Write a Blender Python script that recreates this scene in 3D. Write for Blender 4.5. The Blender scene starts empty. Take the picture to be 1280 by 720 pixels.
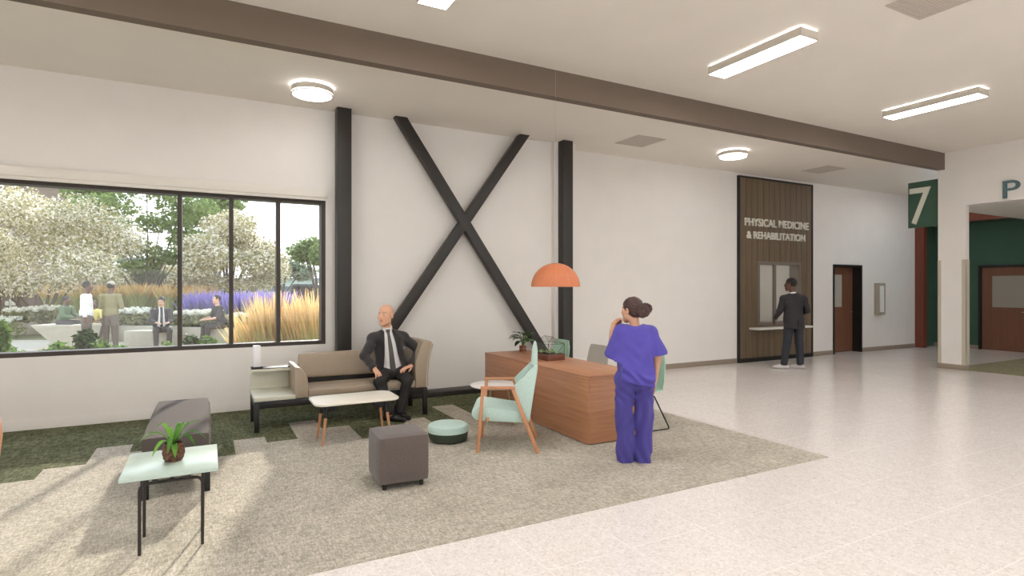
import bpy, bmesh, math, random
import numpy as np
from mathutils import Vector, Matrix

PI = math.pi
SC = bpy.context.scene
COL = SC.collection
random.seed(7)
RNG = np.random.default_rng(7)

# ------------------------------------------------------------------ camera numbers
F_PX, EYE = 711.0, 1.6
AX = math.atan(1330.0 / F_PX)            # angle between the view axis and the long wall
SA, CA = math.sin(AX), math.cos(AX)


def spot(u, d):
    """a ground position seen in picture column u at depth d in front of the eye"""
    r = (u - 640.0) / F_PX * d
    return (r * SA + d * CA, -r * CA + d * SA)


# ------------------------------------------------------------------ materials
MATS = {}


def srgb(r, g, b):
    f = lambda c: (c / 12.92 if c <= 0.04045 else ((c + 0.055) / 1.055) ** 2.4)
    return (f(r / 255.0), f(g / 255.0), f(b / 255.0), 1.0)


def base_mat(name):
    m = bpy.data.materials.new(name)
    m.use_nodes = True
    nt = m.node_tree
    return m, nt, nt.nodes['Principled BSDF'], nt.nodes['Material Output']


def mat(name, col, rough=0.6, metal=0.0, spec=0.5, noise=0.0, nscale=20.0, bump=0.0, bscale=200.0, stretch=None, sheen=0.0):
    """paint, cloth, metal: a colour with a soft noise variation and a fine bump"""
    m, nt, p, out = base_mat(name)
    c = srgb(*col)
    p.inputs['Base Color'].default_value = c
    p.inputs['Roughness'].default_value = rough
    p.inputs['Metallic'].default_value = metal
    p.inputs['Specular IOR Level'].default_value = spec
    if sheen:
        p.inputs['Sheen Weight'].default_value = sheen
    if noise or bump:
        tc = nt.nodes.new('ShaderNodeTexCoord')
        mp = nt.nodes.new('ShaderNodeMapping')
        if stretch:
            mp.inputs['Scale'].default_value = stretch
        nt.links.new(tc.outputs['Object'], mp.inputs['Vector'])
    if noise:
        n = nt.nodes.new('ShaderNodeTexNoise')
        n.inputs['Scale'].default_value = nscale
        n.inputs['Detail'].default_value = 4
        nt.links.new(mp.outputs['Vector'], n.inputs['Vector'])
        r = nt.nodes.new('ShaderNodeValToRGB')
        r.color_ramp.elements[0].position = 0.3
        r.color_ramp.elements[1].position = 0.7
        r.color_ramp.elements[0].color = tuple(x * (1 - noise) for x in c[:3]) + (1,)
        r.color_ramp.elements[1].color = tuple(min(1, x * (1 + noise)) for x in c[:3]) + (1,)
        nt.links.new(n.outputs['Fac'], r.inputs['Fac'])
        nt.links.new(r.outputs['Color'], p.inputs['Base Color'])
    if bump:
        n2 = nt.nodes.new('ShaderNodeTexNoise')
        n2.inputs['Scale'].default_value = bscale
        n2.inputs['Detail'].default_value = 2
        nt.links.new(mp.outputs['Vector'], n2.inputs['Vector'])
        b = nt.nodes.new('ShaderNodeBump')
        b.inputs['Strength'].default_value = bump
        b.inputs['Distance'].default_value = 0.004
        nt.links.new(n2.outputs['Fac'], b.inputs['Height'])
        nt.links.new(b.outputs['Normal'], p.inputs['Normal'])
    MATS[name] = m
    return m


def wood(name, c1, c2, axis=0, rough=0.45, scale=7.0):
    """veneer: noise stretched along the grain"""
    m, nt, p, out = base_mat(name)
    tc = nt.nodes.new('ShaderNodeTexCoord')
    mp = nt.nodes.new('ShaderNodeMapping')
    s = [1.0 * scale * 6] * 3
    s[axis] = scale * 0.25
    mp.inputs['Scale'].default_value = s
    n = nt.nodes.new('ShaderNodeTexNoise')
    n.inputs['Scale'].default_value = 1.0
    n.inputs['Detail'].default_value = 6
    n.inputs['Roughness'].default_value = 0.65
    n.inputs['Distortion'].default_value = 0.3
    r = nt.nodes.new('ShaderNodeValToRGB')
    r.color_ramp.elements[0].position = 0.3
    r.color_ramp.elements[1].position = 0.72
    r.color_ramp.elements[0].color = srgb(*c1)
    r.color_ramp.elements[1].color = srgb(*c2)
    nt.links.new(tc.outputs['Object'], mp.inputs['Vector'])
    nt.links.new(mp.outputs['Vector'], n.inputs['Vector'])
    nt.links.new(n.outputs['Fac'], r.inputs['Fac'])
    nt.links.new(r.outputs['Color'], p.inputs['Base Color'])
    p.inputs['Roughness'].default_value = rough
    MATS[name] = m
    return m


def glow(name, col, strength):
    m = bpy.data.materials.new(name)
    m.use_nodes = True
    nt = m.node_tree
    nt.nodes.clear()
    e = nt.nodes.new('ShaderNodeEmission')
    e.inputs['Color'].default_value = srgb(*col)
    e.inputs['Strength'].default_value = strength
    o = nt.nodes.new('ShaderNodeOutputMaterial')
    nt.links.new(e.outputs[0], o.inputs[0])
    MATS[name] = m
    return m


def leafmat(name, c1, c2, trans=0.35, rough=0.6):
    """leaf or petal: colour varies from piece to piece, some light passes through"""
    m, nt, p, out = base_mat(name)
    g = nt.nodes.new('ShaderNodeNewGeometry')
    r = nt.nodes.new('ShaderNodeValToRGB')
    r.color_ramp.elements[0].color = srgb(*c1)
    r.color_ramp.elements[1].color = srgb(*c2)
    nt.links.new(g.outputs['Random Per Island'], r.inputs['Fac'])
    nt.links.new(r.outputs['Color'], p.inputs['Base Color'])
    p.inputs['Roughness'].default_value = rough
    p.inputs['Specular IOR Level'].default_value = 0.2
    t = nt.nodes.new('ShaderNodeBsdfTranslucent')
    nt.links.new(r.outputs['Color'], t.inputs['Color'])
    mx = nt.nodes.new('ShaderNodeMixShader')
    mx.inputs[0].default_value = trans
    nt.links.new(p.outputs[0], mx.inputs[1])
    nt.links.new(t.outputs[0], mx.inputs[2])
    nt.links.new(mx.outputs[0], out.inputs['Surface'])
    MATS[name] = m
    return m


# ------------------------------------------------------------------ mesh builder
class MB:
    """collects shapes and links them as ONE mesh object"""

    def __init__(s):
        s.v, s.f, s.mi = [], [], []
        s.cur = 0

    def m(s, i):
        s.cur = i
        return s

    def add(s, verts, faces, M=None):
        o = len(s.v)
        if M is not None:
            verts = [tuple(M @ Vector(p)) for p in verts]
        s.v += [tuple(p) for p in verts]
        for f in faces:
            s.f.append([i + o for i in f])
            s.mi.append(s.cur)
        return s

    def bm(s, b, M=None):
        b.verts.ensure_lookup_table()
        b.verts.index_update()
        s.add([v.co[:] for v in b.verts], [[v.index for v in f.verts] for f in b.faces], M)
        b.free()
        return s

    def box(s, x0, x1, y0, y1, z0, z1, bev=0.0, seg=2, M=None):
        b = bmesh.new()
        bmesh.ops.create_cube(b, size=1.0)
        for v in b.verts:
            v.co = Vector(((x0 + x1) / 2 + v.co.x * (x1 - x0), (y0 + y1) / 2 + v.co.y * (y1 - y0), (z0 + z1) / 2 + v.co.z * (z1 - z0)))
        if bev > 0:
            bmesh.ops.bevel(b, geom=list(b.edges), offset=bev, segments=seg, profile=0.5, affect='EDGES')
        return s.bm(b, M)

    def prism(s, poly, y0, y1, axis='y', bev=0.0, seg=2, M=None):
        """extrude a 2-D outline; axis y: outline in xz, axis z: outline in xy, axis x: outline in yz"""
        mk = {'y': lambda a, c, t: (a, t, c), 'z': lambda a, c, t: (a, c, t), 'x': lambda a, c, t: (t, a, c)}[axis]
        b = bmesh.new()
        lo = [b.verts.new(mk(p[0], p[1], y0)) for p in poly]
        hi = [b.verts.new(mk(p[0], p[1], y1)) for p in poly]
        b.faces.new(lo)
        b.faces.new(hi)
        n = len(poly)
        for i in range(n):
            b.faces.new((lo[i], lo[(i + 1) % n], hi[(i + 1) % n], hi[i]))
        bmesh.ops.recalc_face_normals(b, faces=b.faces)
        if bev > 0:
            bmesh.ops.bevel(b, geom=list(b.edges), offset=bev, segments=seg, profile=0.5, affect='EDGES', clamp_overlap=True)
        return s.bm(b, M)

    def lathe(s, prof, n=32, c=(0, 0, 0), M=None, cap=True):
        vs, fs = [], []
        for (r, z) in prof:
            for k in range(n):
                a = 2 * PI * k / n
                vs.append((c[0] + r * math.cos(a), c[1] + r * math.sin(a), c[2] + z))
        for i in range(len(prof) - 1):
            for k in range(n):
                a, b2 = i * n + k, i * n + (k + 1) % n
                fs.append((a, b2, b2 + n, a + n))
        if cap:
            fs.append(tuple(range(n))[::-1])
            fs.append(tuple((len(prof) - 1) * n + k for k in range(n)))
        return s.add(vs, fs, M)

    def tube(s, pts, r, n=10, M=None, flat=None, closed=False):
        """round bar along a path; r is one radius or one per point"""
        P = [Vector(p) for p in pts]
        R = r if isinstance(r, (list, tuple)) else [r] * len(P)
        vs, fs = [], []
        up = None
        for i, p in enumerate(P):
            if closed:
                t = (P[(i + 1) % len(P)] - P[i - 1]).normalized()
            else:
                t = (P[min(i + 1, len(P) - 1)] - P[max(i - 1, 0)]).normalized()
            if up is None:
                up = Vector((0, 0, 1)) if abs(t.z) < 0.9 else Vector((1, 0, 0))
            a = t.cross(up)
            if a.length < 1e-6:
                a = t.orthogonal()
            a.normalize()
            b = a.cross(t).normalized()
            up = b
            for k in range(n):
                an = 2 * PI * k / n + (PI / n if n == 4 else 0)
                vs.append(tuple(p + a * (R[i] * math.cos(an)) + b * (R[i] * math.sin(an) * (flat or 1.0))))
        m = len(P)
        for i in range(m if closed else m - 1):
            for k in range(n):
                a, b2 = i * n + k, i * n + (k + 1) % n
                c2, d2 = ((i + 1) % m) * n + (k + 1) % n, ((i + 1) % m) * n + k
                fs.append((a, b2, c2, d2))
        if not closed:
            fs.append(tuple(range(n))[::-1])
            fs.append(tuple((m - 1) * n + k for k in range(n)))
        return s.add(vs, fs, M)

    def bar(s, a, b, w, h, bev=0.0, up=(0, 0, 1), M=None):
        """rectangular bar from a to b, w across, h along 'up'"""
        a, b = Vector(a), Vector(b)
        t = (b - a)
        L = t.length
        t.normalize()
        u = Vector(up)
        sd = t.cross(u).normalized()
        u2 = sd.cross(t).normalized()
        R = Matrix((sd, t, u2)).transposed().to_4x4()
        R.translation = a
        if M is not None:
            R = M @ R
        return s.box(-w / 2, w / 2, 0, L, -h / 2, h / 2, bev, 2, R)

    def build(s, name, mats, parent=None, loc=(0, 0, 0), smooth=True, angle=35):
        me = bpy.data.meshes.new(name)
        me.from_pydata(s.v, [], s.f)
        ml = mats if isinstance(mats, (list, tuple)) else [mats]
        for mm in ml:
            me.materials.append(mm)
        if len(ml) > 1:
            me.polygons.foreach_set('material_index', s.mi)
        b = bmesh.new()
        b.from_mesh(me)
        bmesh.ops.recalc_face_normals(b, faces=b.faces)
        b.to_mesh(me)
        b.free()
        if smooth:
            me.shade_smooth()
            me.set_sharp_from_angle(angle=math.radians(angle))
        me.update()
        o = bpy.data.objects.new(name, me)
        COL.objects.link(o)
        o.location = loc
        if parent is not None:
            o.parent = parent
        return o


def np_mesh(name, V, Fq, mats, parent=None, mi=None, smooth=False, loc=(0, 0, 0)):
    """mesh from numpy arrays of vertices and equal-sized faces"""
    me = bpy.data.meshes.new(name)
    nv, (nf, k) = len(V), Fq.shape
    me.vertices.add(nv)
    me.vertices.foreach_set('co', np.ascontiguousarray(V, np.float32).ravel())
    me.loops.add(nf * k)
    me.loops.foreach_set('vertex_index', np.ascontiguousarray(Fq, np.int32).ravel())
    me.polygons.add(nf)
    me.polygons.foreach_set('loop_start', np.arange(0, nf * k, k, dtype=np.int32))
    ml = mats if isinstance(mats, (list, tuple)) else [mats]
    for mm in ml:
        me.materials.append(mm)
    if mi is not None:
        me.polygons.foreach_set('material_index', np.ascontiguousarray(mi, np.int32))
    me.update(calc_edges=True)
    me.validate()
    if smooth:
        me.shade_smooth()
    o = bpy.data.objects.new(name, me)
    COL.objects.link(o)
    o.location = loc
    if parent is not None:
        o.parent = parent
    return o


def tag(o, label=None, cat=None, group=None, kind=None):
    if label:
        o['label'] = label
    if cat:
        o['category'] = cat
    if group:
        o['group'] = group
    if kind:
        o['kind'] = kind
    return o


def thing(name, label, cat, loc=(0, 0, 0), rz=0.0, group=None):
    o = bpy.data.objects.new(name, None)
    COL.objects.link(o)
    o.location = loc
    o.rotation_euler = (0, 0, rz)
    o.empty_display_size = 0.1
    return tag(o, label, cat, group)


def struct(o, label, cat):
    return tag(o, label, cat, kind='structure')


def dup(root, loc, rz=None, label=None, group=None):
    """a copy of a thing with copies of its parts and sub-parts"""
    kids = [c for c in bpy.data.objects if c.parent == root]
    r = root.copy()
    COL.objects.link(r)
    r.location = loc
    if rz is not None:
        r.rotation_euler = (0, 0, rz)
    if label:
        r['label'] = label
    if group:
        r['group'] = group
    for ch in kids:
        subs = [g for g in bpy.data.objects if g.parent == ch]
        c = ch.copy()
        COL.objects.link(c)
        c.parent = r
        for g in subs:
            d = g.copy()
            COL.objects.link(d)
            d.parent = c
    return r


def arc(cx, cy, r, a0, a1, n):
    return [(cx + r * math.cos(math.radians(a0 + (a1 - a0) * i / n)), cy + r * math.sin(math.radians(a0 + (a1 - a0) * i / n))) for i in range(n + 1)]


def rrect(x0, x1, y0, y1, r, n=6):
    return arc(x1 - r, y1 - r, r, 0, 90, n) + arc(x0 + r, y1 - r, r, 90, 180, n) + arc(x0 + r, y0 + r, r, 180, 270, n) + arc(x1 - r, y0 + r, r, 270, 360, n)


def fillet(pts, r, n=5):
    """round the inner corners of a 3-D path"""
    P = [Vector(p) for p in pts]
    out = [P[0]]
    for i in range(1, len(P) - 1):
        a, b, c = P[i - 1], P[i], P[i + 1]
        u, w = (a - b), (c - b)
        rr = min(r, u.length * 0.45, w.length * 0.45)
        p0, p1 = b + u.normalized() * rr, b + w.normalized() * rr
        for k in range(n + 1):
            t = k / n
            out.append(p0 * (1 - t) ** 2 + b * 2 * t * (1 - t) + p1 * t * t)
    out.append(P[-1])
    return [tuple(p) for p in out]


def text_obj(name, body, size, extrude, m, parent=None, loc=(0, 0, 0), rot=(0, 0, 0), width=None, spacing=1.0, bold=0.0):
    cu = bpy.data.curves.new(name, 'FONT')
    cu.body = body
    cu.size = size
    cu.extrude = extrude
    cu.offset = bold
    cu.space_character = spacing
    cu.align_x = 'LEFT'
    t = bpy.data.objects.new(name + '_curve', cu)
    COL.objects.link(t)
    bpy.context.view_layer.update()
    dg = bpy.context.evaluated_depsgraph_get()
    me = bpy.data.meshes.new_from_object(t.evaluated_get(dg))
    bpy.data.objects.remove(t)
    bpy.data.curves.remove(cu)
    me.materials.clear()
    me.materials.append(m)
    xs = [v.co.x for v in me.vertices]
    zs = [v.co.y for v in me.vertices]
    x0, x1, y0, y1 = min(xs), max(xs), min(zs), max(zs)
    for v in me.vertices:
        v.co.x -= x0
        v.co.y -= y0
        if width:
            v.co.x *= width / (x1 - x0)
        v.co.y *= size / (y1 - y0)
    o = bpy.data.objects.new(name, me)
    COL.objects.link(o)
    o.location = loc
    o.rotation_euler = rot
    if parent is not None:
        o.parent = parent
    return o
# ================================================================== materials
M_wall = mat('wall_paint', (232, 227, 220), 0.75, noise=0.015, nscale=3.0, bump=0.05, bscale=260)
M_ceil = mat('ceiling_paint', (236, 229, 219), 0.85, noise=0.012, nscale=2.0)
M_beam = mat('beam_paint_shaded', (116, 102, 89), 0.8, noise=0.02, nscale=3.0)  # ceiling paint darkened: the shade under the ceiling is in the colour
M_base = mat('rubber_base', (150, 136, 120), 0.6)
M_guard = mat('corner_guard', (196, 186, 168), 0.45)
M_steel = mat('black_steel', (46, 42, 38), 0.5, noise=0.06, nscale=6.0)
M_frame = mat('window_frame_dark', (62, 52, 46), 0.5)
M_shade = mat('roller_shade_box', (230, 224, 214), 0.6)
M_green = mat('green_wall_paint', (62, 92, 74), 0.75, noise=0.03, nscale=4.0)
M_black = mat('black_powder_coat', (22, 20, 19), 0.45)
M_doorwood = wood('door_veneer', (104, 68, 50), (126, 84, 62), axis=2, rough=0.4, scale=5.0)
M_portal = wood('portal_veneer', (102, 48, 34), (128, 66, 46), axis=2, rough=0.45, scale=5.0)
M_plank = wood('plank_brown', (96, 80, 62), (122, 104, 82), axis=2, rough=0.55, scale=4.0)
M_frost = mat('frosted_pane', (176, 170, 158), 0.35)
M_white = mat('white_plastic', (232, 230, 224), 0.4)
M_grille = mat('vent_grille', (200, 190, 178), 0.6, noise=0.10, nscale=120)
M_bluegrey = mat('sign_letter_face', (84, 112, 116), 0.5)
M_pale = mat('sign_letter_pale', (222, 220, 206), 0.45)

LAMP_COL = (254, 252, 252)
M_diff = glow('lamp_diffuser', LAMP_COL, 27.0)
M_halo = glow('lamp_uplight', LAMP_COL, 14.0)
M_diffr = glow('round_lamp_diffuser', LAMP_COL, 6.5)
M_halor = glow('round_lamp_uplight', LAMP_COL, 8.0)
M_fix = mat('lamp_body', (206, 198, 186), 0.5)


def floor_mat():
    m, nt, p, out = base_mat('terrazzo')
    N, L = nt.nodes.new, nt.links.new
    tc = N('ShaderNodeTexCoord')
    v1 = N('ShaderNodeTexVoronoi')
    v1.inputs['Scale'].default_value = 85
    v2 = N('ShaderNodeTexVoronoi')
    v2.inputs['Scale'].default_value = 38
    nz = N('ShaderNodeTexNoise')
    nz.inputs['Scale'].default_value = 1.1
    nz.inputs['Detail'].default_value = 3
    for n in (v1, v2, nz):
        L(tc.outputs['Object'], n.inputs['Vector'])
    # chips: a random grey per cell
    r1 = N('ShaderNodeValToRGB')
    e = r1.color_ramp.elements
    e[0].position, e[0].color = 0.0, srgb(203, 194, 187)
    e[1].position, e[1].color = 1.0, srgb(246, 242, 238)
    a = r1.color_ramp.elements.new(0.25)
    a.color = srgb(228, 220, 214)
    a = r1.color_ramp.elements.new(0.75)
    a.color = srgb(231, 224, 218)
    sx = N('ShaderNodeSeparateColor')
    L(v1.outputs['Color'], sx.inputs[0])
    L(sx.outputs[0], r1.inputs['Fac'])
    r2 = N('ShaderNodeValToRGB')
    e = r2.color_ramp.elements
    e[0].position, e[0].color = 0.0, srgb(216, 207, 200)
    e[1].position, e[1].color = 1.0, srgb(235, 229, 224)
    sy = N('ShaderNodeSeparateColor')
    L(v2.outputs['Color'], sy.inputs[0])
    L(sy.outputs[1], r2.inputs['Fac'])
    mx = N('ShaderNodeMix')
    mx.data_type = 'RGBA'
    mx.inputs[0].default_value = 0.4
    L(r1.outputs[0], mx.inputs[6])
    L(r2.outputs[0], mx.inputs[7])
    # 0.6 m tiles, hairline joints
    sp = N('ShaderNodeSeparateXYZ')
    L(tc.outputs['Object'], sp.inputs[0])
    lines = []
    for ax, off in ((0, 2.9), (1, 2.14)):
        ad = N('ShaderNodeMath'); ad.operation = 'ADD'; ad.inputs[1].default_value = 60.0 - off
        L(sp.outputs[ax], ad.inputs[0])
        md = N('ShaderNodeMath'); md.operation = 'MODULO'; md.inputs[1].default_value = 0.6
        L(ad.outputs[0], md.inputs[0])
        ls = N('ShaderNodeMath'); ls.operation = 'LESS_THAN'; ls.inputs[1].default_value = 0.005
        L(md.outputs[0], ls.inputs[0])
        lines.append(ls)
    mm = N('ShaderNodeMath'); mm.operation = 'MAXIMUM'
    L(lines[0].outputs[0], mm.inputs[0])
    L(lines[1].outputs[0], mm.inputs[1])
    ml = N('ShaderNodeMath'); ml.operation = 'MULTIPLY'; ml.inputs[1].default_value = 0.7
    L(mm.outputs[0], ml.inputs[0])
    m2 = N('ShaderNodeMix')
    m2.data_type = 'RGBA'
    L(ml.outputs[0], m2.inputs[0])
    L(mx.outputs[2], m2.inputs[6])
    m2.inputs[7].default_value = srgb(252, 249, 244)
    L(m2.outputs[2], p.inputs['Base Color'])
    rr = N('ShaderNodeMapRange')
    rr.inputs[3].default_value = 0.13
    rr.inputs[4].default_value = 0.24
    L(nz.outputs['Fac'], rr.inputs[0])
    L(rr.outputs[0], p.inputs['Roughness'])
    p.inputs['Specular IOR Level'].default_value = 0.34
    return m


def carpet_mat(name, cols, scale=90.0, fleck=0.5, warp=(1, 1, 1)):
    m, nt, p, out = base_mat(name)
    N, L = nt.nodes.new, nt.links.new
    tc = N('ShaderNodeTexCoord')
    mp = N('ShaderNodeMapping')
    mp.inputs['Scale'].default_value = warp
    L(tc.outputs['Object'], mp.inputs['Vector'])
    fac = []
    for sx, sy in ((1.0, 0.22), (0.22, 1.0)):              # threads across and along
        q = N('ShaderNodeMapping')
        q.inputs['Scale'].default_value = (sx, sy, 1)
        L(mp.outputs[0], q.inputs['Vector'])
        n = N('ShaderNodeTexNoise')
        n.inputs['Scale'].default_value = scale
        n.inputs['Detail'].default_value = 3
        n.inputs['Roughness'].default_value = 0.7
        L(q.outputs[0], n.inputs['Vector'])
        fac.append(n)
    ad = N('ShaderNodeMath'); ad.operation = 'ADD'
    L(fac[0].outputs['Fac'], ad.inputs[0])
    L(fac[1].outputs['Fac'], ad.inputs[1])
    hf = N('ShaderNodeMath'); hf.operation = 'MULTIPLY'; hf.inputs[1].default_value = 0.5
    L(ad.outputs[0], hf.inputs[0])
    big = N('ShaderNodeTexNoise')
    big.inputs['Scale'].default_value = 3.0
    L(mp.outputs[0], big.inputs['Vector'])
    ab = N('ShaderNodeMath'); ab.operation = 'MULTIPLY_ADD'; ab.inputs[1].default_value = 0.12; ab.inputs[2].default_value = -0.06
    L(big.outputs['Fac'], ab.inputs[0])
    sm = N('ShaderNodeMath'); sm.operation = 'ADD'
    L(hf.outputs[0], sm.inputs[0])
    L(ab.outputs[0], sm.inputs[1])
    r = N('ShaderNodeValToRGB')
    r.color_ramp.elements[0].position = 0.34
    r.color_ramp.elements[0].color = srgb(*cols[0])
    r.color_ramp.elements[1].position = 0.66
    r.color_ramp.elements[1].color = srgb(*cols[2])
    k = r.color_ramp.elements.new(0.5)
    k.color = srgb(*cols[1])
    L(sm.outputs[0], r.inputs['Fac'])
    L(r.outputs[0], p.inputs['Base Color'])
    p.inputs['Roughness'].default_value = 0.95
    p.inputs['Specular IOR Level'].default_value = 0.1
    b = N('ShaderNodeBump')
    b.inputs['Strength'].default_value = 0.5
    b.inputs['Distance'].default_value = 0.004
    L(sm.outputs[0], b.inputs['Height'])
    L(b.outputs[0], p.inputs['Normal'])
    return m


M_floor = floor_mat()
M_carpet = carpet_mat('carpet_greige', ((132, 127, 114), (176, 169, 155), (214, 206, 192)), 100)
M_carpetg = carpet_mat('carpet_moss', ((58, 64, 44), (94, 97, 72), (138, 136, 108)), 50)
M_carpet2 = carpet_mat('carpet_lobby', ((112, 108, 86), (136, 130, 104), (160, 152, 126)), 45)

# ================================================================== shell
WY, WY2 = 8.19, 8.45          # faces of the window wall and of the wall that steps back behind it
CZ, CZ2 = 4.287, 4.065        # main ceiling, lower ceiling beyond the beam
PX = 12.95                    # face of the wall with the wide opening
XW, XE, YS = -6.0, 17.8, -6.0

struct(MB().box(XW, XE + 0.4, YS, 8.7, -0.12, 0).build('floor', M_floor), 'pale speckled terrazzo tile floor', 'floor')

# carpet with moss green planks stepping along the wall
GX = {-1: 6.05, 0: 6.35, 1: 6.94, 2: 6.62, 3: 6.35, 4: 6.05, 5: 6.62, 6: 6.37, 7: 7.18, 8: 6.72, 9: 6.05, 10: 6.35, 11: 6.7, 12: 6.05, 13: 7.25, 14: 6.1, 15: 6.35, 16: 6.7}
cp = MB()
cx0, cx1, cy0, cy1, ct = XW + 0.02, 5.17, 3.33, 8.185, 0.006


def cquad(mi, a, b, c, d):
    cp.m(mi)
    cp.add([(a, c, ct), (b, c, ct), (b, d, ct), (a, d, ct)], [(0, 1, 2, 3)])


cols_x = [(-1.276 + 0.302 * k, -1.276 + 0.302 * (k + 1), GX[k]) for k in range(0, 17)]
cols_x = [(-1.578 - 0.302 * k, -1.276 - 0.302 * k, (6.05, 6.05, 6.4, 6.7, 6.2)[k % 5]) for k in range(0, 14)] + cols_x
for a, b, y in cols_x:
    a, b = max(a, cx0), min(b, cx1)
    if b > a:
        cquad(0, a, b, cy0, y)
        cquad(1, a, b, y, cy1)
last = cols_x[-1][1]
if last < cx1:
    cquad(0, last, cx1, cy0, 6.6)
    cquad(1, last, cx1, 6.6, cy1)
cp.m(0)
for (x0, y0, x1, y1) in ((cx0, cy0, cx1, cy0), (cx1, cy0, cx1, cy1)):
    cp.add([(x0, y0, 0), (x1, y1, 0), (x1, y1, ct), (x0, y0, ct)], [(0, 1, 2, 3)])
struct(cp.build('floor_carpet', [M_carpet, M_carpetg], smooth=False), 'greige woven carpet with stepped moss green planks along the wall', 'carpet')
struct(MB().box(13.0, XE, YS, 5.9, 0, 0.006).build('floor_carpet', M_carpet2, smooth=False), 'olive grey carpet beyond the wide opening', 'carpet')

# window wall (opening for the big window)
WX0, WX1, WZ0, WZ1 = -4.6, 1.442, 0.823, 2.815
w = MB()
for b in ((XW, WX0, 0, CZ2), (WX1, 5.16, 0, CZ2), (WX0, WX1, 0, WZ0), (WX0, WX1, WZ1, CZ2)):
    w.box(b[0], b[1], WY, WY + 0.28, b[2], b[3])
w.box(5.14, 5.56, 8.09, WY + 0.28, 0, CZ2)              # plastered pier behind the second column
struct(w.build('wall_north', M_wall, smooth=False), 'off white wall with the long window and the steel bracing', 'wall')
# wall stepping back
PW = (10.578, 12.003, 0.80, 2.165)
DR = (13.29, 14.463, 2.17)
w = MB()
for b in ((5.56, PW[0], 0, CZ2), (PW[1], DR[0], 0, CZ2), (PW[0], PW[1], 0, PW[2]), (PW[0], PW[1], PW[3], CZ2), (DR[0], DR[1], DR[2], CZ2), (DR[1], 16.95, 0, CZ2)):
    w.box(b[0], b[1], WY2, WY2 + 0.2, b[2], b[3])
struct(w.build('wall_north', M_wall, smooth=False), 'off white wall with the plank panel and the brown door', 'wall')
# wall with the wide opening
w = MB()
w.box(PX, PX + 0.12, 5.572, 6.05, 0, CZ)
w.box(PX, PX + 0.12, -3.2, 5.572, 3.207, CZ)
w.box(PX, PX + 0.12, YS, -3.2, 0, CZ)
struct(w.build('wall_east', M_wall, smooth=False), 'off white wall with a wide opening and a letter above it', 'wall')
# the sides nobody faces
w = MB()
for b in ((YS, -4.5, 0, CZ), (5.0, 8.5, 0, CZ), (-4.5, 5.0, 0, 0.3), (-4.5, 5.0, 1.8, CZ)):
    w.box(XW - 0.2, XW, b[0], b[1], b[2], b[3])
struct(w.build('wall_west', M_wall, smooth=False), 'off white side wall', 'wall')
w3_ = struct(thing('window_fill_west', 'added window in the side wall for fill light, outside the view', 'window', (XW - 0.1, 0.25, 0.3)), 'added window in the side wall for fill light, outside the view', 'window')  # opening added out of view to let in fill daylight
w = MB().box(-0.06, 0.06, -4.75, 4.75, 0, 0.06).box(-0.06, 0.06, -4.75, 4.75, 1.44, 1.5)
for k in range(6):
    w.box(-0.06, 0.06, -4.75 + 1.9 * k - 0.03, -4.75 + 1.9 * k + 0.03, 0.06, 1.44)
w.build('frame', M_frame, w3_, smooth=False)
w = MB()
for b in ((XW, -5.0, 0, CZ), (13.0, XE + 0.2, 0, CZ), (-5.0, 13.0, 0, 0.3), (-5.0, 13.0, 2.3, CZ)):
    w.box(b[0], b[1], YS - 0.2, YS, b[2], b[3])
struct(w.build('wall_south', M_wall, smooth=False), 'off white wall behind the viewer', 'wall')
w2 = struct(thing('window_fill_south', 'added window wall behind the viewer for fill light', 'window', (4.0, YS - 0.1, 0.3)), 'added window wall behind the viewer for fill light', 'window')  # added behind the camera, its daylight brightens the hall
w = MB().box(-9, 9, -0.06, 0.06, 0, 0.06).box(-9, 9, -0.06, 0.06, 1.94, 2.0)
for k in range(10):
    w.box(-9 + 2 * k - 0.03, -9 + 2 * k + 0.03, -0.06, 0.06, 0.06, 1.94)
w.build('frame', M_frame, w2, smooth=False)
# ceilings and beam
struct(MB().box(XW, PX + 0.1, YS, 5.95, CZ, CZ + 0.15).build('ceiling', M_ceil, smooth=False), 'beige ceiling over the terrazzo hall', 'ceiling')
struct(MB().box(XW, XE + 0.2, 6.04, 8.7, CZ2, CZ2 + 0.35).build('ceiling', M_ceil, smooth=False), 'beige lower ceiling along the window wall', 'ceiling')
struct(MB().box(PX + 0.12, XE + 0.2, YS, 6.08, 3.207, 3.35).build('ceiling', M_wall, smooth=False), 'white low ceiling beyond the wide opening', 'ceiling')
struct(MB().box(XW, PX + 0.002, 5.93, 6.06, 3.958, CZ + 0.01).build('trim_beam', M_beam, smooth=False), 'boxed beam crossing the ceiling, taupe with its shade painted in', 'beam')
# baseboards
struct(MB().box(XW, 1.55, WY - 0.006, WY, 0, 0.135, 0.002).box(XW, 1.55, WY - 0.008, WY - 0.004, 0.133, 0.137).build('baseboard_north', M_wall), 'off white flush base under the window', 'baseboard')
struct(MB().box(5.56, 9.96, WY2 - 0.012, WY2, 0, 0.1, 0.003).box(12.47, DR[0], WY2 - 0.012, WY2, 0, 0.1, 0.003).box(DR[1], 16.9, WY2 - 0.012, WY2, 0, 0.1, 0.003).build('baseboard_north', M_base), 'taupe rubber base on the stepped back wall', 'baseboard')
struct(MB().box(PX - 0.012, PX + 0.13, 5.566, 6.062, 0, 0.1, 0.003).build('baseboard_east', M_base), 'taupe rubber base around the pier', 'baseboard')
g = MB()
for y0, y1 in ((5.995, 6.056), (5.566, 5.64)):
    g.box(PX - 0.006, PX, y0, y1, 0.1, 2.155)
g.box(PX - 0.006, PX + 0.126, 5.566, 5.572, 0.1, 2.155).box(PX - 0.006, PX + 0.126, 6.05, 6.056, 0.1, 2.155)
struct(g.build('trim_1', M_guard, smooth=False), 'cream corner guards on the pier', 'trim')

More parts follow.
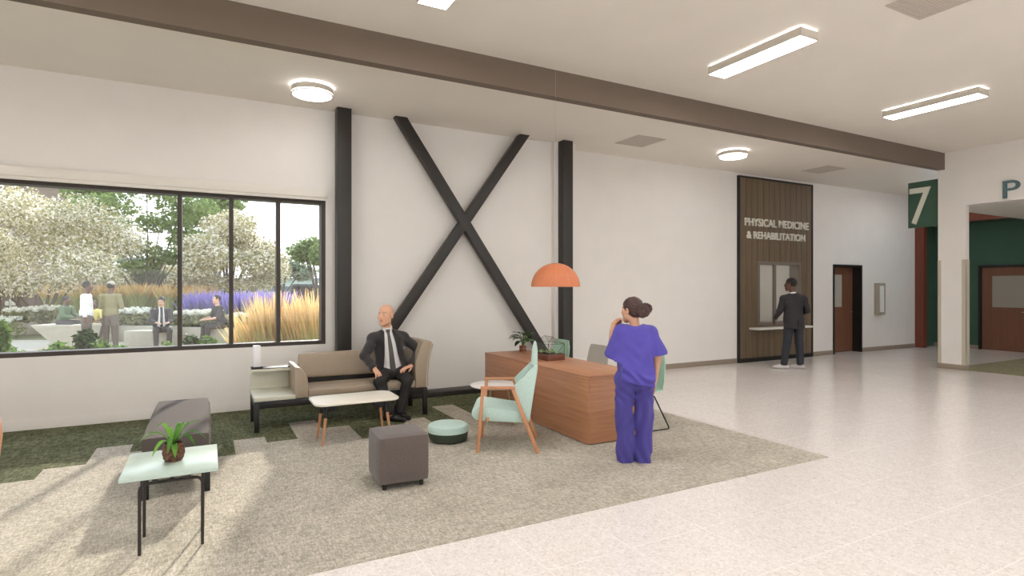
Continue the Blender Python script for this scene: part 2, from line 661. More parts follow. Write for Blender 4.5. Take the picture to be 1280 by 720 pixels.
# lobby end: green wall, wood portal
struct(MB().box(XE, XE + 0.2, YS, 6.2, 0, 4.1).box(XE, XE + 0.2, 7.372, 8.7, 0, 4.1).box(XE, XE + 0.2, 6.2, 7.372, 2.19, 4.1).build('wall_lobby', M_green, smooth=False), 'dark green end wall beyond the opening', 'wall')
struct(MB().box(17.05, XE, YS, 8.45, 3.30, 3.36).box(17.05, XE, 8.41, 8.45, 0, 3.3).build('trim_2', M_green, smooth=False), 'dark green lining of the portal recess', 'trim')
struct(MB().box(16.9, 17.05, 8.23, 8.45, 0, 3.285).box(16.9, 17.05, YS, 8.45, 3.285, CZ2).build('trim_3', M_portal, smooth=False), 'red brown wood portal around the green recess', 'trim')
struct(MB().box(XE - 0.012, XE, YS, 6.2, 0, 0.1).box(XE - 0.012, XE, 7.372, 8.41, 0, 0.1).build('baseboard_lobby', M_base), 'pale base under the green wall', 'baseboard')

# ------------------------------------------------------------------ big window
def sheen_node(nt):
    """reflection that grows towards grazing view, the same from both sides"""
    lw = nt.nodes.new('ShaderNodeLayerWeight')
    lw.inputs['Blend'].default_value = 0.5
    pw = nt.nodes.new('ShaderNodeMath'); pw.operation = 'POWER'; pw.inputs[1].default_value = 4.0
    nt.links.new(lw.outputs['Facing'], pw.inputs[0])
    ma = nt.nodes.new('ShaderNodeMath'); ma.operation = 'MULTIPLY_ADD'; ma.inputs[1].default_value = 0.6; ma.inputs[2].default_value = 0.03
    nt.links.new(pw.outputs[0], ma.inputs[0])
    return ma


GL = bpy.data.materials.new('window_glass')
GL.use_nodes = True
nt = GL.node_tree
nt.nodes.clear()
o_ = nt.nodes.new('ShaderNodeOutputMaterial')
tr = nt.nodes.new('ShaderNodeBsdfTransparent')
tr.inputs['Color'].default_value = (0.97, 0.98, 0.97, 1)
gs = nt.nodes.new('ShaderNodeBsdfGlossy')
gs.inputs['Roughness'].default_value = 0.02
df = nt.nodes.new('ShaderNodeBsdfDiffuse')
df.inputs['Color'].default_value = (0.85, 0.80, 0.72, 1)
fr = sheen_node(nt)
m1 = nt.nodes.new('ShaderNodeMixShader')
m2 = nt.nodes.new('ShaderNodeMixShader')
m2.inputs[0].default_value = 0.11  # diffuse share puts the garden's hazy wash into the glass
nt.links.new(fr.outputs[0], m1.inputs[0])
nt.links.new(tr.outputs[0], m1.inputs[1])
nt.links.new(gs.outputs[0], m1.inputs[2])
nt.links.new(m1.outputs[0], m2.inputs[1])
nt.links.new(df.outputs[0], m2.inputs[2])
nt.links.new(m2.outputs[0], o_.inputs[0])

win = struct(thing('window_1', 'long dark framed window looking onto the garden', 'window', (-1.58, WY + 0.1, WZ0)), 'long dark framed window looking onto the garden', 'window')
fw = MB()
X0, X1, Z1 = WX0 + 1.58, WX1 + 1.58, WZ1 - WZ0
fw.box(X0, X1, -0.09, 0.10, 0, 0.05).box(X0, X1, -0.09, 0.10, Z1 - 0.05, Z1).box(X0, X0 + 0.055, -0.09, 0.10, 0.05, Z1 - 0.05).box(X1 - 0.055, X1, -0.09, 0.10, 0.05, Z1 - 0.05)
fw.build('window_frame', M_frame, win, smooth=False)
cuts = [-2.62, -0.311, 0.267, 0.837]
for c in cuts:
    MB().box(c + 1.58 - 0.025, c + 1.58 + 0.025, -0.06, 0.08, 0.05, Z1 - 0.05).build('mullion', M_frame, win, smooth=False)
ed = [WX0 + 0.055] + cuts + [WX1 - 0.055]
for a, b in zip(ed[:-1], ed[1:]):
    MB().add([(a + 1.58, 0.01, 0.05), (b + 1.58, 0.01, 0.05), (b + 1.58, 0.01, Z1 - 0.05), (a + 1.58, 0.01, Z1 - 0.05)], [(0, 1, 2, 3)]).build('pane', GL, win, smooth=False)
sh = thing('roller_shade', 'cream roller shade box above the long window', 'roller shade', (-1.58, WY, 2.80))
MB().box(WX0 + 1.55, 1.447 + 1.58, -0.09, -0.002, 0.04, 0.145, 0.004).build('valance', M_shade, sh)
MB().box(WX0 + 1.6, 1.44 + 1.58, -0.075, -0.05, 0.0, 0.04, 0.003).build('hem_bar', M_shade, sh)

# ------------------------------------------------------------------ steel columns and bracing
def column(x0, x1, lab, nm):
    b = MB().box(x0, x1, 7.935, 8.10, 0, CZ2, 0.004)
    return struct(b.build(nm, M_steel), lab, 'column')


column(1.55, 1.742, 'black steel column beside the long window', 'column')
column(5.21, 5.402, 'black steel column behind the orange pendant lamp', 'column')
for (xt, xb), lab in (((2.449, 5.05), 'black diagonal steel brace falling towards the desk'), ((4.494, 1.80), 'black diagonal steel brace falling behind the bald seated man')):
    # outline in the plane of the bracing
    hw = 0.0885
    zt, zb = CZ2, 0.28
    poly = [(xt - hw, zt), (xt + hw, zt), (xb + hw, zb), (xb - hw, zb)]
    y0 = 7.957 if xt < 3 else 7.960
    struct(MB().prism(poly, y0, 8.08, 'y', 0.003).build('brace_column', M_steel), lab, 'brace')
struct(MB().box(1.742, 5.21, 7.86, 8.15, 0.0, 0.075, 0.003).build('trim_base_beam', M_steel), 'low black steel base beam between the two columns', 'beam')

# ------------------------------------------------------------------ ceiling lamps
def linear_lamp(x0, y0, lab, grp='linear ceiling lamps'):
    r = thing('ceiling_lamp', lab, 'ceiling lamp', (x0 + 0.143, y0 + 0.61, CZ), 0, grp)
    b = MB()
    z0, z1 = -0.107, -0.014
    b.box(-0.143, -0.135, -0.61, 0.61, z0, z1).box(0.135, 0.143, -0.61, 0.61, z0, z1).box(-0.135, 0.135, -0.61, -0.602, z0, z1).box(-0.135, 0.135, 0.602, 0.61, z0, z1)
    b.box(-0.135, 0.135, -0.602, 0.602, z0 + 0.02, z1)
    b.box(-0.05, 0.05, -0.4, 0.4, z1, 0)
    b.build('housing', M_fix, r, smooth=False)
    MB().box(-0.135, 0.135, -0.602, 0.602, z0 + 0.003, z0 + 0.01).build('diffuser', M_diff, r, smooth=False)
    u = MB()
    u.box(-0.125, 0.125, -0.59, 0.59, z1 + 0.0005, z1 + 0.003)
    u.build('uplight_strip', M_halo, r, smooth=False)
    return r


lin = linear_lamp(5.333, 3.73, 'long white box lamp on the ceiling, second nearest, before the beam')
lin['label'] = 'long box lamp on the hall ceiling, the larger of the two seen whole'
dup(lin, (9.0 + 0.143, 3.73 + 0.61, CZ), None, 'long box lamp on the hall ceiling, the smaller one towards the wide opening')
dup(lin, (1.668 + 0.143, 3.73 + 0.61, CZ), None, 'long box lamp cut off by the top edge of the picture')
for x in (-2.0,):
    dup(lin, (x + 0.143, 4.34, CZ), None, 'long box lamp on the hall ceiling outside the view')
for x in (-2.0, 1.668, 5.333, 9.0):
    for y in (0.3, -3.4):
        dup(lin, (x + 0.143, y, CZ), None, 'long box lamp on the hall ceiling outside the view')


def round_lamp(x, y, lab):
    r = thing('round_ceiling_lamp', lab, 'ceiling lamp', (x, y, CZ2), 0, 'round ceiling lamps')
    MB().lathe([(0.12, 0.0), (0.12, -0.024), (0.236, -0.024), (0.245, -0.028), (0.245, -0.088), (0.236, -0.092)], 48).build('housing', M_fix, r)
    MB().lathe([(0.238, -0.092), (0.238, -0.101)], 48).build('light_ring', M_halor, r)
    MB().lathe([(0.236, -0.101), (0.245, -0.103), (0.245, -0.112), (0.228, -0.113)], 48).build('trim_ring', M_fix, r)
    MB().lathe([(0.230, -0.1125), (0.215, -0.117), (0.12, -0.121), (0.01, -0.122)], 48).build('diffuser', M_diffr, r)
    MB().lathe([(0.13, -0.0225), (0.232, -0.0225), (0.232, -0.0235), (0.13, -0.0235)], 48, cap=False).build('uplight_strip', M_halor, r)
    return r


rl = round_lamp(1.125, 7.28, 'round drum lamp on the lower ceiling, beside the column at the window')
dup(rl, (8.335, 7.15, CZ2), None, 'round drum lamp on the lower ceiling, before the plank panel')
dup(rl, (-5.2, 7.28, CZ2), None, 'round drum lamp on the lower ceiling outside the view')
dup(rl, (14.9, 7.25, CZ2), None, 'round drum lamp on the lower ceiling hidden behind the pier and sign')

# lamps added out of view to light the lobby behind the opening
lob = thing('lobby_fill_lamp', 'added square fill lamp in the low ceiling beyond the opening', 'ceiling lamp', (14.9, 3.2, 3.207), 0, 'added lobby lamps')
MB().box(-0.3, 0.3, -0.3, -0.28, -0.012, 0).box(-0.3, 0.3, 0.28, 0.3, -0.012, 0).box(-0.3, -0.28, -0.28, 0.28, -0.012, 0).box(0.28, 0.3, -0.28, 0.28, -0.012, 0).build('frame', M_fix, lob, smooth=False)
MB().box(-0.28, 0.28, -0.28, 0.28, -0.008, -0.002).build('diffuser', glow('lobby_fill_diffuser', LAMP_COL, 20.0), lob, smooth=False)
dup(lob, (14.9, -0.2, 3.207))


# ------------------------------------------------------------------ ceiling vents
def vent(cx, cy, z, lab):
    r = thing('ceiling_vent', lab, 'air vent', (cx, cy, z), 0, 'square ceiling vents')
    MB().box(-0.3, 0.3, -0.3, 0.3, -0.008, -0.0005, 0.002).build('plate', M_grille, r, smooth=False)
    s = MB()
    for k in range(22):
        y = -0.27 + k * 0.54 / 21
        s.box(-0.275, 0.275, y - 0.006, y + 0.006, -0.012, -0.008)
    s.build('louvres', M_grille, r, smooth=False)
    return r


v0 = vent(6.395, 7.40, CZ2, 'square vent in the lower ceiling beside the black column')
dup(v0, (11.30, 7.38, CZ2), None, 'square vent in the lower ceiling above the plank panel')
dup(v0, (5.98, 2.80, CZ), None, 'square vent in the hall ceiling cut by the top edge of the picture')

# ------------------------------------------------------------------ plank panel with lettering and service window
pn = thing('plank_panel', 'tall brown vertical plank panel in a black frame', 'wall panel', (11.21, WY2, 0))
b = MB()
xa, xb_ = -1.246, 1.25
b.box(xa, xa + 0.04, -0.055, 0, 0, 4.005).box(xb_ - 0.04, xb_, -0.055, 0, 0, 4.005).box(xa + 0.04, xb_ - 0.04, -0.055, 0, 3.965, 4.005).box(xa + 0.04, xb_ - 0.04, -0.055, 0, 0, 0.09)
b.build('frame', M_black, pn, smooth=False)
b = MB()
hx0, hx1, hz0, hz1 = PW[0] - 11.21, PW[1] - 11.21, PW[2], PW[3]
npk = 13
pw_ = (xb_ - xa - 0.08) / npk
for k in range(npk):
    a, c = xa + 0.04 + k * pw_ + 0.005, xa + 0.04 + (k + 1) * pw_ - 0.005
    segs = [(0.09, 3.965)]
    if c > hx0 and a < hx1:
        segs = [(0.09, hz0 - 0.02), (hz1 + 0.02, 3.965)]
        if a < hx0:
            b.box(a, hx0 - 0.02, -0.045, -0.012, hz0 - 0.02, hz1 + 0.02)
        if c > hx1:
            b.box(hx1 + 0.02, c, -0.045, -0.012, hz0 - 0.02, hz1 + 0.02)
    for z0, z1 in segs:
        b.box(a, c, -0.045, -0.012, z0, z1)
b.build('planks', M_plank, pn, smooth=False)
b = MB()
for r_ in ((xa + 0.04, hx0 - 0.02, 0.09, 3.965), (hx1 + 0.02, xb_ - 0.04, 0.09, 3.965), (hx0 - 0.02, hx1 + 0.02, 0.09, hz0 - 0.02), (hx0 - 0.02, hx1 + 0.02, hz1 + 0.02, 3.965)):
    b.box(r_[0], r_[1], -0.012, -0.002, r_[2], r_[3])
b.build('backing', M_black, pn, smooth=False)
sg = thing('wall_sign', 'pale raised letters naming the department on the plank panel', 'sign', (11.21, WY2 - 0.045, 2.9))
text_obj('lettering', 'PHYSICAL MEDICINE', 0.17, 0.012, M_pale, sg, (10.14 - 11.21, -0.013, 0.04), (PI / 2, 0, 0), 2.14, bold=0.003)
text_obj('lettering', '& REHABILITATION', 0.16, 0.012, M_pale, sg, (10.20 - 11.21, -0.013, -0.232), (PI / 2, 0, 0), 1.96, bold=0.003)

M_pmfr = mat('service_frame', (122, 112, 102), 0.45)
GL2 = GL.copy()
GL2.name = 'service_glass'
for n in GL2.node_tree.nodes:
    if n.type == 'MIX_SHADER' and not n.inputs[0].is_linked:
        n.inputs[0].default_value = 0.06
sw = struct(thing('window_2', 'sliding service window in the plank panel', 'window', (11.29, WY2, 0.8)), 'sliding service window in the plank panel', 'window')
b = MB()
a0, a1, h = hx0 + 11.21 - 11.29, hx1 + 11.21 - 11.29, PW[3] - PW[2]
for q in ((a0 - 0.02, a0 + 0.045, -0.02, h + 0.02), (a1 - 0.045, a1 + 0.02, -0.02, h + 0.02), (a0 + 0.045, a1 - 0.045, -0.02, 0.045), (a0 + 0.045, a1 - 0.045, h - 0.045, h + 0.02)):
    b.box(q[0], q[1], -0.055, 0.2, q[2], q[3])
b.build('frame', M_pmfr, sw, smooth=False)
mx_ = 11.2 - 11.29
MB().box(mx_ - 0.035, mx_ + 0.035, 0.0, 0.05, 0.045, h - 0.045).build('mullion', M_pmfr, sw, smooth=False)
for q in ((a0 + 0.045, mx_ - 0.035, 0.02), (mx_ + 0.035, a1 - 0.045, 0.035)):
    MB().add([(q[0], q[2], 0.045), (q[1], q[2], 0.045), (q[1], q[2], h - 0.045), (q[0], q[2], h - 0.045)], [(0, 1, 2, 3)]).build('pane', GL2, sw, smooth=False)
MB().box(10.29 - 11.29, 12.1 - 11.29, -0.30, -0.02, -0.095, -0.055, 0.004).build('counter', M_white, sw)
# the office behind it
OF = (9.7, 13.1, WY2 + 0.2, 11.4, 2.9)
M_off = mat('office_paint', (222, 216, 206), 0.8)
b = MB()
b.box(OF[0], OF[1], OF[3], OF[3] + 0.1, 0, OF[4]).box(OF[0] - 0.1, OF[0], OF[2], OF[3], 0, OF[4]).box(OF[1], OF[1] + 0.1, OF[2], OF[3], 0, OF[4])
struct(b.build('wall_office', M_off, smooth=False), 'pale office walls behind the service window', 'wall')
struct(MB().box(OF[0], OF[1], OF[2], OF[3], OF[4], OF[4] + 0.1).build('ceiling', M_off, smooth=False), 'office ceiling behind the service window', 'ceiling')
struct(MB().box(OF[0], OF[1], OF[2], OF[3], -0.12, 0).build('floor', M_base, smooth=False), 'office floor behind the service window', 'floor')
ol = thing('office_lamp', 'square lamp on the office ceiling behind the service window', 'ceiling lamp', (11.3, 10.0, OF[4]))
MB().box(-0.32, 0.32, -0.32, -0.3, -0.03, 0).box(-0.32, 0.32, 0.3, 0.32, -0.03, 0).box(-0.32, -0.3, -0.3, 0.3, -0.03, 0).box(0.3, 0.32, -0.3, 0.3, -0.03, 0).build('frame', M_fix, ol, smooth=False)
MB().box(-0.3, 0.3, -0.3, 0.3, -0.025, -0.015).build('diffuser', glow('office_diffuser', LAMP_COL, 13.0), ol, smooth=False)
M_offgrey = mat('office_cabinet_grey', (158, 150, 140), 0.6)
ca = thing('office_cabinet', 'tall grey cabinet seen through the service window', 'cabinet', (12.55, 11.1, 0))
MB().box(-0.35, 0.35, -0.25, 0.28, 0.02, 1.55, 0.005).build('body', M_offgrey, ca)
MB().box(-0.34, -0.005, -0.268, -0.252, 0.05, 1.53, 0.003).box(-0.012, -0.006, -0.285, -0.268, 0.9, 1.0).build('door', M_offgrey, ca)
MB().box(0.005, 0.34, -0.268, -0.252, 0.05, 1.53, 0.003).box(0.006, 0.012, -0.285, -0.268, 0.9, 1.0).build('door', M_offgrey, ca)
dk = thing('office_desk', 'pale office desk seen through the service window', 'desk', (11.4, 9.35, 0))
MB().box(-0.8, 0.8, -0.35, 0.35, 0.70, 0.73, 0.004).build('top', M_white, dk)
for sx in (-0.76, 0.76):
    MB().box(sx - 0.02, sx + 0.02, -0.33, 0.33, 0, 0.70).build('leg', M_offgrey, dk, smooth=False)
mo = thing('monitor', 'flat monitor on the office desk behind the service window', 'monitor', (11.25, 9.4, 0.73), 0.3)
MB().box(-0.25, 0.25, -0.02, 0.01, 0.12, 0.44, 0.006).build('screen', M_offgrey, mo)
MB().box(-0.02, 0.02, 0.0, 0.02, 0.01, 0.15).box(-0.1, 0.1, -0.07, 0.07, 0.0, 0.012, 0.004).build('stand', M_offgrey, mo)
bo = thing('paper_notice', 'white notice board on the office wall behind the service window', 'notice board', (11.75, OF[3] - 0.003, 1.55))
MB().box(-0.3, 0.3, -0.02, 0, -0.4, 0.4, 0.003).build('board', M_white, bo)
MB().box(-0.31, 0.31, -0.024, -0.001, -0.42, -0.4).box(-0.31, 0.31, -0.024, -0.001, 0.4, 0.42).box(-0.32, -0.3, -0.024, -0.001, -0.42, 0.42).box(0.3, 0.32, -0.024, -0.001, -0.42, 0.42).build('rim', M_offgrey, bo, smooth=False)

# ------------------------------------------------------------------ door and cabinet on the wall
d1 = struct(thing('door_1', 'brown wood door with a pale pane in a black frame beside the plank panel', 'door', (13.88, WY2, 0)), 'brown wood door with a pale pane in a black frame beside the plank panel', 'door')
a0, a1 = DR[0] - 13.88, DR[1] - 13.88
MB().box(a0, a0 + 0.045, -0.02, 0.26, 0, DR[2]).box(a1 - 0.045, a1, -0.02, 0.26, 0, DR[2]).box(a0 + 0.045, a1 - 0.045, -0.02, 0.26, DR[2] - 0.05, DR[2]).build('door_frame', M_black, d1, smooth=False)
lf = MB().box(a0 + 0.05, a1 - 0.05, 0.20, 0.245, 0.01, DR[2] - 0.055).build('door_leaf', M_doorwood, d1, smooth=False)
MB().box(a0 + 0.10, a0 + 0.66, 0.19, 0.20, 1.13, 1.93).build('pane', M_frost, lf, smooth=False)
MB().tube(fillet([(a1 - 0.13, 0.2, 1.0), (a1 - 0.13, 0.14, 1.0), (a1 - 0.25, 0.14, 1.0)], 0.02), 0.009).build('door_handle', mat('brushed_metal', (170, 165, 158), 0.35, 0.9), lf)

ex = thing('mounted_cabinet', 'shallow wall cabinet with a white pane beside the brown door', 'wall cabinet', (15.15, WY2, 0.915))
MB().box(-0.15, 0.15, -0.10, 0, 0, 0.81, 0.004).build('body', mat('cabinet_grey', (168, 158, 142), 0.5), ex)
dr = MB().box(-0.15, -0.10, -0.115, -0.10, 0, 0.81).box(0.10, 0.15, -0.115, -0.10, 0, 0.81).box(-0.10, 0.10, -0.115, -0.10, 0, 0.07).box(-0.10, 0.10, -0.115, -0.10, 0.74, 0.81).build('door', MATS['cabinet_grey'], ex, smooth=False)
MB().box(-0.10, 0.10, -0.108, -0.102, 0.07, 0.74).build('pane', M_white, dr, smooth=False)

struct(MB().box(DR[0] - 0.1, DR[1] + 0.1, WY2 + 0.27, WY2 + 0.4, -0.05, DR[2] + 0.1).build('wall_leak_block', M_black, smooth=False), 'added black slab blocking light behind the brown door', 'wall')  # unseen slab added to stop light leaking round the leaf
# lobby door
struct(MB().box(XE + 0.13, XE + 0.3, 6.1, 7.5, -0.05, 2.3).build('wall_leak_block', M_black, smooth=False), 'added black slab blocking light behind the lobby door', 'wall')  # added backing slab, keeps daylight from leaking past the lobby leaf
d2 = struct(thing('door_2', 'brown wood door with a grey pane in the green wall', 'door', (XE, 6.786, 0)), 'brown wood door with a grey pane in the green wall', 'door')
MB().box(-0.03, 0.12, 0.535, 0.586, 0, 2.19).box(-0.03, 0.12, -0.586, -0.535, 0, 2.19).box(-0.03, 0.12, -0.535, 0.535, 2.13, 2.19).build('door_frame', M_black, d2, smooth=False)
lf = MB().box(0.02, 0.065, -0.53, 0.53, 0.005, 2.125).build('door_leaf', M_doorwood, d2, smooth=False)
MB().box(0.012, 0.02, -0.36, 0.30, 1.107, 1.908).build('pane', mat('grey_pane', (150, 144, 134), 0.3), lf, smooth=False)
MB().tube(fillet([(0.02, -0.44, 1.0), (-0.04, -0.44, 1.0), (-0.04, -0.32, 1.0)], 0.02), 0.009).build('door_handle', MATS['brushed_metal'], lf)

# ------------------------------------------------------------------ flag sign "7" and the letter P
s7 = thing('hanging_sign', 'dark green square sign with a pale 7 on the end of the pier', 'sign', (13.06, 6.06, 2.86))
MB().box(-0.03, 0.03, 0.0, 0.585, 0.0, 0.95, 0.003).build('sign_board', M_green, s7)
text_obj('lettering', '7', 0.76, 0.008, M_pale, s7, (-0.039, 0.55, 0.06), (PI / 2, 0, -PI / 2), 0.40, bold=0.003)
pl_ = thing('wall_letter', 'blue grey raised letter P on the wall above the opening', 'sign', (PX, 4.85, 3.24))
text_obj('lettering', 'P', 0.32, 0.02, M_bluegrey, pl_, (-0.021, 0.13, 0.005), (PI / 2, 0, -PI / 2), 0.25, bold=0.0)
# ================================================================== furniture
M_sage = mat('sage_cream_laminate', (206, 204, 186), 0.45, noise=0.03, nscale=8)
M_taupe = mat('taupe_leatherette', (158, 142, 122), 0.55, noise=0.03, nscale=10, bump=0.1, bscale=120)
M_taupe2 = mat('taupe_piping', (176, 160, 138), 0.55)
M_dark = mat('charcoal_rail', (38, 34, 30), 0.6)
M_mint = mat('mint_fabric', (188, 212, 202), 0.85, noise=0.08, nscale=90, bump=0.25, bscale=400, sheen=0.2)
M_mintsh = mat('mint_shell', (172, 206, 184), 0.5)
M_paleshell = mat('pale_grey_shell', (208, 204, 194), 0.5)
M_forest = mat('forest_fabric', (58, 66, 50), 0.85, noise=0.1, nscale=80, bump=0.2, bscale=300)
M_cube = mat('grey_brown_felt', (98, 88, 83), 0.92, noise=0.16, nscale=110, bump=0.4, bscale=350, sheen=0.2)
M_bench = mat('bench_felt', (80, 72, 68), 0.92, noise=0.12, nscale=120, bump=0.35, bscale=350)
M_oak = wood('warm_beech', (184, 126, 88), (208, 152, 112), axis=2, rough=0.45, scale=5)
M_oakx = wood('warm_beech_rail', (184, 126, 88), (208, 152, 112), axis=0, rough=0.45, scale=5)
M_deskw = wood('desk_walnut', (164, 112, 80), (192, 140, 104), axis=1, rough=0.4, scale=4)
M_deskx = wood('desk_walnut_end', (164, 112, 80), (192, 140, 104), axis=0, rough=0.4, scale=4)
M_cream = mat('cream_top', (236, 228, 212), 0.4)
M_whitetop = mat('white_top', (236, 230, 226), 0.35)
M_tower = mat('white_shell', (236, 232, 232), 0.35)
M_darkbase = mat('dark_brown_base', (44, 37, 32), 0.5)

# frosted mint glass of the side table
GT, nt, p, out = base_mat('mint_glass')
p.inputs['Base Color'].default_value = srgb(206, 224, 213)
p.inputs['Roughness'].default_value = 0.22
p.inputs['Transmission Weight'].default_value = 0.25
p.inputs['IOR'].default_value = 1.45


def pillow(mb, x0, x1, y0, y1, z0, z1, r=0.03, puff=0.01, M=None):
    """cushion block: rounded edges, faces bulging a little"""
    b = bmesh.new()
    bmesh.ops.create_cube(b, size=1.0)
    bmesh.ops.subdivide_edges(b, edges=list(b.edges), cuts=7, use_grid_fill=True)
    cx, cy, cz = (x0 + x1) / 2, (y0 + y1) / 2, (z0 + z1) / 2
    hx, hy, hz = (x1 - x0) / 2, (y1 - y0) / 2, (z1 - z0) / 2
    for v in b.verts:
        n = v.co * 2
        q = [n.x * hx, n.y * hy, n.z * hz]
        # clamp to the inner core, then push out by r
        core = [max(-(h - r), min(h - r, c)) for c, h in zip(q, (hx, hy, hz))]
        d = Vector([a - c for a, c in zip(q, core)])
        if d.length > 1e-9:
            d = d.normalized() * r
        e = Vector(core) + d
        for k, (h, o1, o2) in enumerate(((hx, 1, 2), (hy, 0, 2), (hz, 0, 1))):
            if abs(abs(n[k]) - 1) < 1e-6:
                e[k] += math.copysign(puff * (1 - n[o1] ** 2) * (1 - n[o2] ** 2), n[k])
        v.co = (cx + e.x, cy + e.y, cz + e.z)
    return mb.bm(b, M)


# ------------------------------------------------------------------ sofa with table end
so = thing('sofa', 'taupe sofa on black legs with a cream table shelf at its end', 'sofa', (1.45, 7.15, 0))
ox, oy = 1.45, 7.15
L = lambda x, y, z: (x - ox, y - oy, z)


def sbox(mb, x0, x1, y0, y1, z0, z1, bev=0.0):
    return mb.box(x0 - ox, x1 - ox, y0 - oy, y1 - oy, z0, z1, bev)


for (x, y) in ((0.447, 6.835), (2.392, 6.835), (0.447, 7.43), (2.392, 7.43)):
    sbox(MB(), x, x + 0.052, y, y + 0.052, 0, 0.345, 0.004).build('leg', M_black, so)
b = MB()
sbox(b, 0.499, 2.392, 6.838, 6.868, 0.265, 0.345, 0.003)
sbox(b, 0.499, 2.392, 7.45, 7.48, 0.265, 0.345, 0.003)
for x in (0.455, 2.40):
    sbox(b, x, x + 0.03, 6.87, 7.45, 0.265, 0.345, 0.003)
b.build('base_frame', M_black, so)
sbox(MB(), 0.443, 0.874, 6.83, 7.485, 0.346, 0.392, 0.003).build('table_shelf', M_sage, so)
b = MB()
sbox(b, 0.447, 0.873, 7.455, 7.482, 0.392, 0.615, 0.002)
b.build('shelf_back', M_sage, so)
lg = sbox(MB(), 0.447, 0.875, 7.30, 7.482, 0.612, 0.642, 0.002).build('ledge', M_sage, so)
sbox(MB(), 0.45, 0.875, 7.306, 7.482, 0.642, 0.652, 0.002).build('ledge_top', M_darkbase, lg)
# arms
ca_ = [(0.874, 0.347), (1.012, 0.347), (1.012, 0.50)] + [(1.012 - 0.132 * (1 - math.cos(t)), 0.50 + 0.20 * math.sin(t)) for t in [PI / 2 * k / 8 for k in range(1, 9)]] + [(0.874, 0.70)]
MB().prism([(x - ox, z) for x, z in ca_], 6.845 - oy, 7.47 - oy, 'y', 0.008).build('armrest', M_taupe, so)
ra = [(2.298, 0.347), (2.444, 0.347), (2.446, 0.52), (2.462, 0.68), (2.492, 0.80), (2.522, 0.90), (2.50, 0.925), (2.44, 0.935), (2.40, 0.93), (2.368, 0.86), (2.330, 0.76), (2.303, 0.66), (2.296, 0.56)]
am = MB().prism([(x - ox, z) for x, z in ra], 6.86 - oy, 7.47 - oy, 'y', 0.008).build('armrest', M_taupe, so)
MB().tube([L(2.455, 6.862, 0.36), L(2.457, 6.862, 0.52), L(2.472, 6.862, 0.68), L(2.502, 6.862, 0.80), L(2.527, 6.862, 0.89)], 0.007, 8).build('piping', M_taupe2, am)
# seat and back
pillow(MB(), 1.014 - ox, 2.296 - ox, 6.85 - oy, 7.36 - oy, 0.348, 0.445, 0.02, 0.006).build('seat', M_taupe, so)
Mt = Matrix.Translation(L(1.66, 7.36, 0.50)) @ Matrix.Rotation(math.radians(-8), 4, 'X')
pillow(MB(), -0.675, 0.64, 0.0, 0.09, 0.0, 0.30, 0.02, 0.008, Mt).build('backrest', M_taupe, so)
sbox(MB(), 1.014, 2.40, 7.40, 7.44, 0.43, 0.55, 0.004).build('back_rail', M_dark, so)

tw = thing('tower_box', 'slim white upright box on a dark base, on the ledge of the sofa shelf', 'box', (0.51, 7.375, 0.652), 0.12)
MB().box(-0.058, 0.058, -0.055, 0.055, 0.0, 0.016, 0.003).build('base', M_darkbase, tw)
b = MB()
b.prism([(-0.045, 0.016), (0.045, 0.016), (0.037, 0.268), (-0.037, 0.268)], -0.045, 0.045, 'y', 0.008)
b.build('shell', M_tower, tw)

# ------------------------------------------------------------------ coffee table
ct_ = thing('coffee_table', 'low cream topped coffee table with wood legs before the sofa', 'coffee table', (1.37, 6.12, 0))
MB().prism(rrect(-0.435, 0.435, -0.265, 0.265, 0.11, 8), 0.418, 0.442, 'z', 0.006).build('tabletop', M_cream, ct_)
for sx in (-1, 1):
    b = MB()
    b.box(sx * 0.255 - 0.07, sx * 0.255 + 0.07, -0.12, 0.12, 0.335, 0.40, 0.006).box(sx * 0.255 - 0.09, sx * 0.255 + 0.09, -0.14, 0.14, 0.40, 0.419, 0.002)
    b.build('bracket', M_black, ct_)
    for sy in (-1, 1):
        top = Vector((sx * 0.30, sy * 0.125, 0.415))
        bot = Vector((sx * 0.352, sy * 0.165, 0.0))
        mid = top.lerp(bot, 0.33)
        lg = MB().tube([mid, bot], [0.017, 0.011], 12).build('leg', M_oak, ct_)
        MB().tube([top, mid], [0.0185, 0.0175], 12).build('ferrule', M_black, lg)

# ------------------------------------------------------------------ cube stool
cu = thing('cube_stool', 'grey brown felt cube stool on tiny black feet', 'pouf', (1.385, 4.59, 0), math.radians(-2.5))
b = MB()
pillow(b, -0.205, 0.205, -0.215, 0.215, 0.052, 0.428, 0.028, 0.006)
b.build('cushion', M_cube, cu)
for sx in (-1, 1):
    for sy in (-1, 1):
        MB().lathe([(0.016, 0), (0.02, 0.06)], 12, (sx * 0.15, sy * 0.16, 0)).build('foot', M_black, cu)

# ------------------------------------------------------------------ round pouf
pf = thing('round_pouf', 'low round pouf, mint above and dark green below', 'pouf', (2.217, 5.567, 0))
MB().lathe([(0.15, 0.012), (0.185, 0.02), (0.202, 0.05), (0.208, 0.09), (0.210, 0.108)], 48).build('base', M_forest, pf)
MB().lathe([(0.2105, 0.108), (0.2125, 0.125), (0.212, 0.15), (0.204, 0.172), (0.18, 0.185), (0.09, 0.191), (0.005, 0.192)], 48).build('cushion', M_mint, pf)
for k in range(4):
    MB().lathe([(0.012, 0), (0.014, 0.02)], 10, (0.12 * math.cos(k * PI / 2 + 0.6), 0.12 * math.sin(k * PI / 2 + 0.6), 0)).build('foot', M_black, pf)

